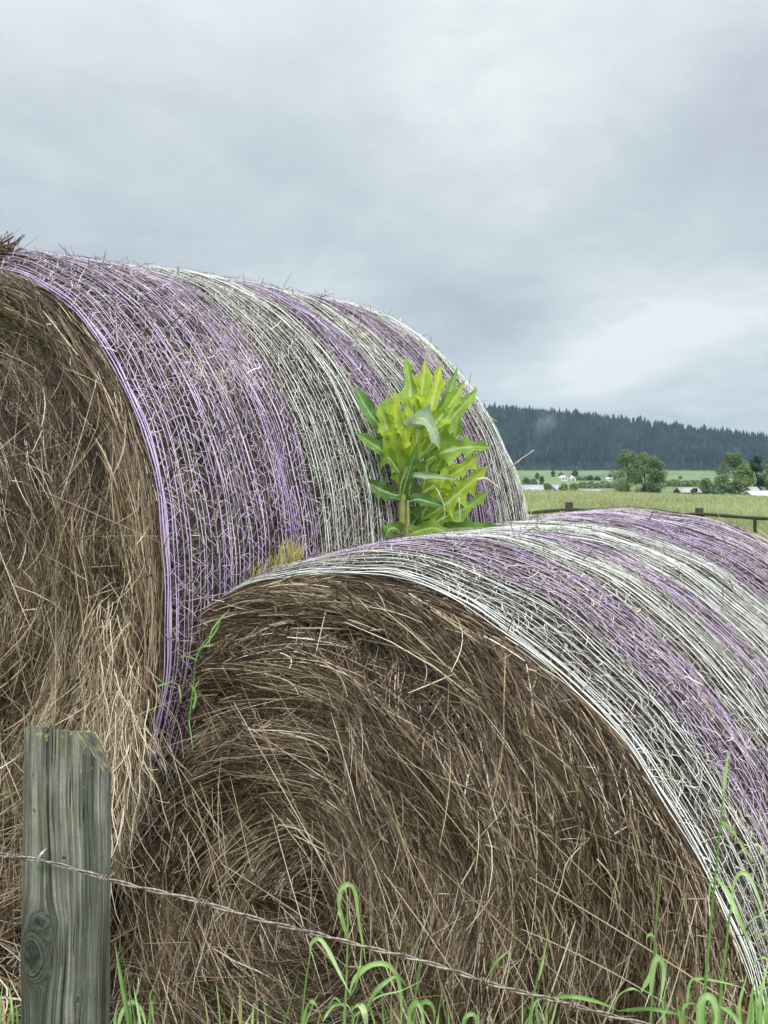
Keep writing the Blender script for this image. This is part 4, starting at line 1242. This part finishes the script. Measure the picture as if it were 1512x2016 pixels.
def hedge(name, label, x0, x1, top, Y, seed, kd='mid', th=6):
    R = np.random.default_rng(seed)
    n = 1800
    px = R.uniform(x0, x1, n)
    X_ = (px - CX) / FPX * Y; Yv = Y + R.normal(0, 4, n)
    zb = terrain(X_, Yv)
    ht = (th / FPX * Y) * (.55 + .9 * vnoise(px / 6, 0 * px + seed, seed))
    p = np.stack([X_, Yv, zb + ht * R.random(n) ** .6], -1)
    e1 = R.normal(0, 1, (n, 3)); e1 /= np.linalg.norm(e1, axis=1, keepdims=True); e2 = np.cross(e1, R.normal(0, 1, (n, 3))); e2 /= np.linalg.norm(e2, axis=1, keepdims=True)
    z_ = .5 * Y / 600 * R.uniform(.6, 1.4, (n, 1))
    V = np.stack([p - e1 * z_, p + e2 * z_ * .7, p + e1 * z_, p - e2 * z_ * .7], 1).reshape(-1, 3)
    o = mesh_obj(name, V, np.arange(len(V)).reshape(-1, 4), LEAFT[kd], None, {'tone': np.repeat(R.random(n), 4)})
    tag(o, label, 'hedge')


hedge('hedge', 'low dark hedge across the valley left of the three tall trees', 1140, 1212, 950, 560, 5, 'mid', 10)
hedge('hedge', 'low dark hedge between the three tall trees and the brown shed', 1312, 1372, 950, 600, 6, 'mid', 11)
hedge('hedge', 'ragged line of brush along the foot of the forested hill', 985, 1560, 925, 2060, 7, 'dark', 5)


# ------------------------------------------------------------------ farm buildings
WALLS = {'white': simple('white_siding', (.72, .72, .70), .7, 0, .1, .8), 'brown': simple('brown_boards', (.13, .085, .06), .8, 0, .35, 1.5), 'grey': simple('grey_boards', (.34, .35, .36), .8, 0, .2, 1)}
ROOFS = {'blue': simple('blue_grey_metal_roof', (.40, .46, .52), .45, .1, .12, .6), 'pink': simple('worn_pink_grey_roof', (.42, .38, .38), .6, 0, .15, .6), 'grey': simple('grey_metal_roof', (.40, .41, .43), .5, .1, .15, .5),
         'white': simple('white_metal_roof', (.80, .82, .84), .4, 0, .06, .5)}
DOORM = simple('dark_opening', (.03, .03, .03), .7)
TRIM = simple('pale_trim', (.65, .65, .63), .6)


def building(name, label, cat, px0, px1, roof_top, eave, Y, depth, yaw, wall, roof, gable='x', holes=()):
    xl, xr = (px0 - CX) / FPX * Y, (px1 - CX) / FPX * Y
    cx = (xl + xr) / 2; Lx = (xr - xl)
    zb = float(terrain(np.array([cx]), np.array([Y]))[0]) - .3
    ze = EYE - (eave - HY) / FPX * Y - zb; zr = EYE - (roof_top - HY) / FPX * Y - zb
    root = empty(name, mat=Matrix.Translation((cx, Y, zb)) @ Matrix.Rotation(yaw, 4, 'Z')); tag(root, label, cat)
    a, b = Lx / 2, depth / 2
    # walls up to the eaves and the two gable ends
    V = [[-a, -b, 0], [a, -b, 0], [a, b, 0], [-a, b, 0], [-a, -b, ze], [a, -b, ze], [a, b, ze], [-a, b, ze]]
    Fq = [[0, 1, 5, 4], [1, 2, 6, 5], [2, 3, 7, 6], [3, 0, 4, 7]]
    if gable == 'x':
        V += [[-a, 0, zr - .06], [a, 0, zr - .06]]; Ft = [[4, 8, 7], [5, 6, 9]]
        ov = .35
        e0 = ze - (zr - ze) / b * ov
        R1 = [[-a - ov, -b - ov, e0], [a + ov, -b - ov, e0], [a + ov, 0, zr], [-a - ov, 0, zr]]
        R2 = [[a + ov, b + ov, e0], [-a - ov, b + ov, e0], [-a - ov, 0, zr], [a + ov, 0, zr]]
    else:
        V += [[0, -b, zr - .06], [0, b, zr - .06]]; Ft = [[4, 5, 8], [6, 7, 9]]
        ov = .3; e0 = ze - (zr - ze) / a * ov
        R1 = [[-a - ov, b + ov, e0], [-a - ov, -b - ov, e0], [0, -b - ov, zr], [0, b + ov, zr]]
        R2 = [[a + ov, -b - ov, e0], [a + ov, b + ov, e0], [0, b + ov, zr], [0, -b - ov, zr]]
    mb = MB(); mb.add(np.array(V), [np.array(Fq), np.array(Ft)]); mb.build('wall', WALLS[wall], root)
    mb = MB()
    for Rr in (R1, R2):
        t_ = np.array(Rr); bt = t_ - [0, 0, .12]
        V8 = np.concatenate([t_, bt])
        mb.add(V8, np.array([[0, 1, 2, 3], [7, 6, 5, 4], [0, 4, 5, 1], [1, 5, 6, 2], [2, 6, 7, 3], [3, 7, 4, 0]]))
    mb.build('roof', ROOFS[roof], root)
    for (nm, u0, w_, z0, h_) in holes:
        V, F = box(-a + Lx * u0, -b - .04, z0 + h_ / 2, w_, .1, h_); mb = MB(); mb.add(V, F)
        o = mb.build(nm, DOORM, root)
        V, F = box(-a + Lx * u0, -b - .03, z0 + h_ + .08, w_ + .3, .16, .14); mb = MB(); mb.add(V, F); mb.build('frame', TRIM, o)
    return root


building('barn', 'long low barn with a blue-grey metal roof beside the upper bale edge', 'barn', 1022, 1066, 954, 965, 300, 7, .12, 'white', 'blue', 'x', [('door', .45, 1.4, 0, 2.0), ('window', .8, .9, 1.2, .9)])
building('shed', 'gabled shed with a blue-grey roof, right of the bush by the long barn', 'shed', 1084, 1103, 954, 964, 305, 6, .5, 'grey', 'blue', 'x', [('door', .5, 1.2, 0, 2.0)])
building('shed', 'low grey shed with a brown gable end behind the rail fence', 'shed', 1143, 1181, 963, 970, 290, 5, -.25, 'brown', 'grey', 'x', [('door', .6, 1.2, 0, 1.9)])
building('shed', 'brown open shed with a faded pink-grey roof between the tree groups', 'shed', 1334, 1372, 959, 968, 315, 6, .1, 'brown', 'pink', 'x', [('door', .35, 2.2, 0, 1.8), ('window', .75, .8, 1.0, .8)])
building('barn', 'wide building with a bright white roof at the right edge', 'barn', 1472, 1560, 966, 975, 250, 9, 0, 'grey', 'white', 'x', [('door', .3, 2.0, 0, 1.6)])
building('shed', 'small grey hut behind the white-roofed building', 'shed', 1474, 1488, 958, 965, 300, 4, .1, 'grey', 'pink', 'x', [('window', .5, .7, 1.6, .8)])
building('farmhouse', 'white farmhouse with two gables far out in the valley', 'house', 1102, 1115, 936, 940, 820, 8, .2, 'white', 'white', 'y', [('window', .3, .9, 1.2, 1.2), ('window', .7, .9, 1.2, 1.2)])
building('farmhouse', 'pointed white gable of the second far house, right of the first', 'house', 1122, 1132, 937, 942, 820, 7, .0, 'white', 'white', 'y', [('door', .5, 1, 0, 2)])
building('cottage', 'tiny white cottage just left of the three tall trees', 'house', 1192, 1206, 940, 943, 800, 7, .1, 'white', 'white', 'x', [('window', .5, 1, 1, 1)])

# ------------------------------------------------------------------ rail fence
RAILW = simple('weathered_rail', (.055, .050, .036), .85, 0, .45, 12, .2)
FY = 25.0
fr = empty('rail_fence', at(1252, 1100, FY) * [1, 1, 0]); tag(fr, 'dark wooden post and rail fence with a sagging rail at the edge of the field', 'fence')
fo = np.array(fr.location)
for (px, top, w) in ((864, 980, 15), (992, 992, 6), (1120.5, 989, 13.5), (1252, 1001, 6), (1376.5, 1000, 13.5), (1486.5, 1017, 5.5), (1630, 1008, 13.5)):
    p = at(px, top, FY); ww = w / FPX * FY
    zg = float(terrain(p[0:1], np.array([FY]))[0]) - .2
    mb = MB(); R = np.random.default_rng(int(px))
    V, F = box(p[0], FY, (p[2] + zg) / 2, ww, ww * (.9 if w > 10 else 1), p[2] - zg)
    V = V + R.normal(0, .006, V.shape)
    mb.add(V - fo, F); mb.build('post' if w > 10 else 'stake', RAILW, fr)
rp = [(850, 1002), (992, 1012), (1040, 1010), (1120, 1003), (1150, 1006), (1190, 1011), (1252, 1016), (1320, 1016), (1376, 1012), (1420, 1015), (1486, 1020), (1540, 1022), (1640, 1026)]
P = np.array([at(x, y, FY - .14) for x, y in rp]) - fo
V, F = tube(smooth_path(P, 80), .037 + .004 * np.sin(np.arange(80) * .9), 10); mb = MB(); mb.add(V, F); mb.build('rail', RAILW, fr, True)

# ------------------------------------------------------------------ standing grass of the field
R = np.random.default_rng(31)
n = 60000
gy = 26 + 98 * R.random(n) ** 1.35; gx = R.uniform(.02, .44, n) * gy
gh = R.uniform(.14, .34, n); gz = terrain(gx, gy)
dx, dy = R.normal(0, .10, n), R.normal(0, .10, n)
q = np.array([0, .5, 1.])
P = np.stack([gx[:, None] + dx[:, None] * q ** 2, gy[:, None] + dy[:, None] * q ** 2, gz[:, None] + gh[:, None] * q], -1)
W = (R.uniform(.006, .016, n) * (gy / 45).clip(.8, 2.2))[:, None] * np.array([1, .8, .15])[None]
V, F, cn = ribbons(P, W, np.stack([R.normal(0, .5, n), -np.ones(n), 0 * gx], -1))
FIELD = tone_mat('field_grass', [(0, (.21, .25, .11)), (.5, (.33, .36, .185)), (1, (.46, .46, .285))], .7, .15, .25)
tn = (.45 + .22 * R.normal(0, 1, n) + .5 * (vnoise(gx / 6 + 40, gy / 10, 17) - .5)).clip(0, 1)
tag(mesh_obj('field_grass', V, F, FIELD, None, {'tone': np.repeat(tn, cn)}), 'pale green standing grass of the open field behind the rail fence', 'grass', kind='stuff')
# rank grass round the foot of the bales and fence
n = 16000
gx = R.uniform(-3.5, 4.5, n); gy = R.uniform(.9, 6.5, n)
gh = R.uniform(.12, .55, n)
q = np.linspace(0, 1, 4)
dx, dy = R.normal(0, .12, n), R.normal(0, .12, n)
P = np.stack([gx[:, None] + dx[:, None] * q ** 2, gy[:, None] + dy[:, None] * q ** 2, gh[:, None] * q], -1)
W = R.uniform(.002, .0045, n)[:, None] * np.array([1, .9, .6, .1])[None]
V, F, cn = ribbons(P, W, R.normal(0, 1, (n, 3)) * [1, 1, .1], .3)
tag(mesh_obj('rank_grass', V, F, GRASS, None, {'tone': np.repeat(R.uniform(.2, .9, n), cn)}), 'rank green grass round the foot of the bales', 'grass', kind='stuff')

# ------------------------------------------------------------------ air, light, camera
m, nt, nd, lk = mat_new('haze_air')
pv = N_(nd, 'ShaderNodeVolumePrincipled'); pv.inputs['Density'].default_value = 0.00007; pv.inputs['Color'].default_value = (.50, .74, 1, 1); pv.inputs['Anisotropy'].default_value = .1
out(nt, None, pv)
V, F = box(0, 2250, 140, 8500, 4900, 304)
tag(mesh_obj('haze', V, F, m), 'thin blue haze in the air over the valley', 'haze', kind='stuff')

# wisp of mist drifting up from the forest
m, nt, nd, lk = mat_new('mist_wisp')
tx = N_(nd, 'ShaderNodeTexCoord'); nz = N_(nd, 'ShaderNodeTexNoise', Scale=2.2, Detail=3.0); lk.new(tx.outputs['Object'], nz.inputs['Vector'])
ln_ = N_(nd, 'ShaderNodeVectorMath', operation='LENGTH'); lk.new(tx.outputs['Object'], ln_.inputs[0])
mr = N_(nd, 'ShaderNodeMapRange'); mr.inputs['From Min'].default_value = 1.0; mr.inputs['From Max'].default_value = .1; mr.inputs['To Max'].default_value = 1.0
lk.new(ln_.outputs['Value'], mr.inputs['Value'])
rp_ = N_(nd, 'ShaderNodeMapRange'); rp_.inputs['From Min'].default_value = .36; rp_.inputs['From Max'].default_value = .75; rp_.inputs['To Max'].default_value = .026
lk.new(nz.outputs['Fac'], rp_.inputs['Value'])
mu = N_(nd, 'ShaderNodeMath', operation='MULTIPLY'); lk.new(mr.outputs[0], mu.inputs[0]); lk.new(rp_.outputs[0], mu.inputs[1])
pv = N_(nd, 'ShaderNodeVolumePrincipled'); pv.inputs['Color'].default_value = (.93, .96, 1, 1); lk.new(mu.outputs[0], pv.inputs['Density'])
out(nt, None, pv)
nu, nv = 24, 14
u = np.linspace(0, 2 * PI, nu, endpoint=False)[:, None]; v = np.linspace(0, PI, nv)[None]
V = np.stack(np.broadcast_arrays(np.cos(u) * np.sin(v), np.sin(u) * np.sin(v), np.cos(v)), -1)
o = mesh_obj('mist', V, grid_faces(nu, nv, True, flip=True), m)
o.matrix_world = Matrix.Translation(at(1074, 832, 2380)) @ Matrix.Rotation(.5, 4, 'Y') @ Matrix.Diagonal((27, 18, 42, 1))
tag(o, 'small wisp of pale mist hanging on the forested hill', 'mist', kind='stuff')

SUN_EL, SUN_AZ = math.radians(50), math.radians(158)     # azimuth from +Y (ahead) clockwise
wd_ = bpy.data.worlds.new('World'); bpy.context.scene.world = wd_; wd_.use_nodes = True
nt = wd_.node_tree; nd, lk = nt.nodes, nt.links; nd.clear()
sky = N_(nd, 'ShaderNodeTexSky', sky_type='NISHITA', sun_disc=False, sun_elevation=SUN_EL, sun_rotation=SUN_AZ)
tx = N_(nd, 'ShaderNodeTexCoord')
sep = N_(nd, 'ShaderNodeSeparateXYZ'); lk.new(tx.outputs['Generated'], sep.inputs[0])
# cloud deck seen in perspective: direction divided by its height
zz = N_(nd, 'ShaderNodeMath', operation='ADD'); zz.inputs[1].default_value = .16
zm = N_(nd, 'ShaderNodeMath', operation='MAXIMUM'); zm.inputs[1].default_value = 0.0
lk.new(sep.outputs['Z'], zm.inputs[0]); lk.new(zm.outputs[0], zz.inputs[0])
dv = N_(nd, 'ShaderNodeVectorMath', operation='DIVIDE'); cb = N_(nd, 'ShaderNodeCombineXYZ')
for i in range(3): lk.new(zz.outputs[0], cb.inputs[i])
lk.new(tx.outputs['Generated'], dv.inputs[0]); lk.new(cb.outputs[0], dv.inputs[1])


def wnoise(scale, det, rough, sc, loc=(0, 0, 0), dist=0.0):
    mp = N_(nd, 'ShaderNodeMapping'); mp.inputs['Scale'].default_value = sc; mp.inputs['Location'].default_value = loc
    lk.new(dv.outputs[0], mp.inputs[0])
    n = N_(nd, 'ShaderNodeTexNoise', Scale=scale, Detail=det, Roughness=rough, Distortion=dist); lk.new(mp.outputs[0], n.inputs['Vector']); return n


def math_(op, a, b=None, c=None):
    n = N_(nd, 'ShaderNodeMath', operation=op)
    for i, v_ in enumerate((a, b, c)):
        if v_ is None: continue
        if isinstance(v_, (int, float)): n.inputs[i].default_value = v_
        else: lk.new(v_.outputs[0], n.inputs[i])
    return n


big = wnoise(.55, 3, .5, (1, .8, 1), (3.1, .4, 0), .3)
mid = wnoise(1.6, 5, .55, (1, .7, 1), (1.3, 2.2, 0), .4)
fin = wnoise(5.0, 5, .6, (1, .7, 1), (.3, 5.2, 0), .5)


def blob(px, py, kx, kz):
    """soft patch of cloud about one direction of the sky"""
    d = np.array([(px - CX) / FPX, 1, (HY - py) / FPX]); d /= np.linalg.norm(d)
    sb = N_(nd, 'ShaderNodeVectorMath', operation='SUBTRACT'); sb.inputs[1].default_value = d; lk.new(tx.outputs['Generated'], sb.inputs[0])
    ml = N_(nd, 'ShaderNodeVectorMath', operation='MULTIPLY'); ml.inputs[1].default_value = (kx, kx, kz); lk.new(sb.outputs[0], ml.inputs[0])
    ds = N_(nd, 'ShaderNodeVectorMath', operation='DOT_PRODUCT'); lk.new(ml.outputs[0], ds.inputs[0]); lk.new(ml.outputs[0], ds.inputs[1])
    ng = N_(nd, 'ShaderNodeMath', operation='MULTIPLY'); ng.inputs[1].default_value = -1; lk.new(ds.outputs['Value'], ng.inputs[0])
    return math_('EXPONENT', ng)


v0 = math_('MULTIPLY_ADD', big, .9, -.45)
v1 = math_('MULTIPLY_ADD', mid, .95, -.475)
v2 = math_('MULTIPLY_ADD', fin, .55, -.275)
tot = math_('ADD', math_('ADD', v0, v1), v2)
for (px, py, kx, kz, am) in ((1250, 680, 8, 24, .62), (1180, 270, 9, 20, .26), (960, 650, 13, 22, -.62), (1430, 260, 10, 14, -.50), (1330, 720, 16, 42, -.40), (600, 500, 4, 12, -.03), (1150, 755, 9, 36, .30), (250, 100, 5, 8, .16), (950, 150, 5, 9, .10)):
    tot = math_('ADD', tot, math_('MULTIPLY', blob(px, py, kx, kz), am))
mps = N_(nd, 'ShaderNodeMapping'); mps.inputs['Scale'].default_value = (1.6, 1.6, 7.5); mps.inputs['Rotation'].default_value = (0, math.radians(7), 0)
lk.new(tx.outputs['Generated'], mps.inputs[0])
stn = N_(nd, 'ShaderNodeTexNoise', Scale=1.9, Detail=5.0, Roughness=.55, Distortion=.5); lk.new(mps.outputs[0], stn.inputs['Vector'])
tot = math_('ADD', tot, math_('MULTIPLY_ADD', stn, .38, -.19))
fac = math_('ADD', tot, .5)
cr = ramp(nd, [(.05, (4.8, 5.25, 5.9)), (.34, (5.75, 6.35, 6.9)), (.56, (6.55, 7.25, 7.5)), (.82, (7.8, 8.35, 8.5)), (1.0, (8.9, 9.25, 9.3))])
lk.new(fac.outputs[0], cr.inputs[0])
# an overcast sky is brighter overhead than near the horizon
zr = N_(nd, 'ShaderNodeMapRange'); zr.inputs['From Min'].default_value = .28; zr.inputs['From Max'].default_value = 1.0; zr.inputs['To Min'].default_value = 1.0; zr.inputs['To Max'].default_value = 2.3
lk.new(sep.outputs['Z'], zr.inputs['Value'])
zr.inputs['To Min'].default_value = 0.0; zr.inputs['To Max'].default_value = 1.0
zt_ = N_(nd, 'ShaderNodeMix', data_type='RGBA'); zt_.inputs['A'].default_value = (1, 1, 1, 1); zt_.inputs['B'].default_value = (2.80, 2.66, 2.50, 1)
lk.new(zr.outputs[0], zt_.inputs['Factor'])
vs = N_(nd, 'ShaderNodeVectorMath', operation='MULTIPLY'); lk.new(cr.outputs[0], vs.inputs[0]); lk.new(zt_.outputs['Result'], vs.inputs[1])
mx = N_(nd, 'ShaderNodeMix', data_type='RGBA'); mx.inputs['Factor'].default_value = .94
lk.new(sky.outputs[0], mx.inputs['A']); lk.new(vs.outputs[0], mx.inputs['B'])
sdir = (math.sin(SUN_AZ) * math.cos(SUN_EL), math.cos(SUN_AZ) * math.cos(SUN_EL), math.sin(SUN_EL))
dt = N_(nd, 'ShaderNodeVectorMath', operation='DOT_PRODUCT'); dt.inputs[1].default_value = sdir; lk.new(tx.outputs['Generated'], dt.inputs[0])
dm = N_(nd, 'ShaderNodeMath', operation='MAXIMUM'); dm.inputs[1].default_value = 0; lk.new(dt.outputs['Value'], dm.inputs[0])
gl = math_('MULTIPLY_ADD', math_('POWER', dm, 4.0), 1.5, 1.0)  # unseen sky brightened round the sun, added to light the camera-facing sides
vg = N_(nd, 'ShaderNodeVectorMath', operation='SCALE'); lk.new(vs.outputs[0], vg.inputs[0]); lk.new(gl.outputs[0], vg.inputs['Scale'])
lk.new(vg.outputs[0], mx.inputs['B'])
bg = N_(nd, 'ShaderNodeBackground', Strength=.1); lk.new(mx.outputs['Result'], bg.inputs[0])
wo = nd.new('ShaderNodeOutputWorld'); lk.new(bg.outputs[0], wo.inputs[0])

sl = bpy.data.lights.new('sun', 'SUN'); sl.energy = 1.3; sl.angle = math.radians(25); sl.color = (1, .97, .92)
so = bpy.data.objects.new('sun', sl); C.objects.link(so)
d = Vector((math.sin(SUN_AZ) * math.cos(SUN_EL), math.cos(SUN_AZ) * math.cos(SUN_EL), math.sin(SUN_EL)))
so.rotation_euler = d.to_track_quat('Z', 'Y').to_euler(); so.location = (0, 0, 30)

cam = bpy.data.cameras.new('camera'); co = bpy.data.objects.new('camera', cam); C.objects.link(co)
co.location = (0, 0, EYE); co.rotation_euler = (math.radians(90), 0, 0)
cam.sensor_fit = 'HORIZONTAL'; cam.sensor_width = 36; cam.lens = FPX / 1512 * 36
cam.shift_y = -(1008 - HY) / 1512
cam.clip_start = .05; cam.clip_end = 15000
sc = bpy.context.scene
sc.camera = co
sc.view_settings.view_transform = 'Standard'; sc.view_settings.look = 'None'; sc.view_settings.exposure = 0; sc.view_settings.gamma = 1
sc.cycles.max_bounces = 6; sc.cycles.diffuse_bounces = 3; sc.cycles.transmission_bounces = 3; sc.cycles.volume_bounces = 0
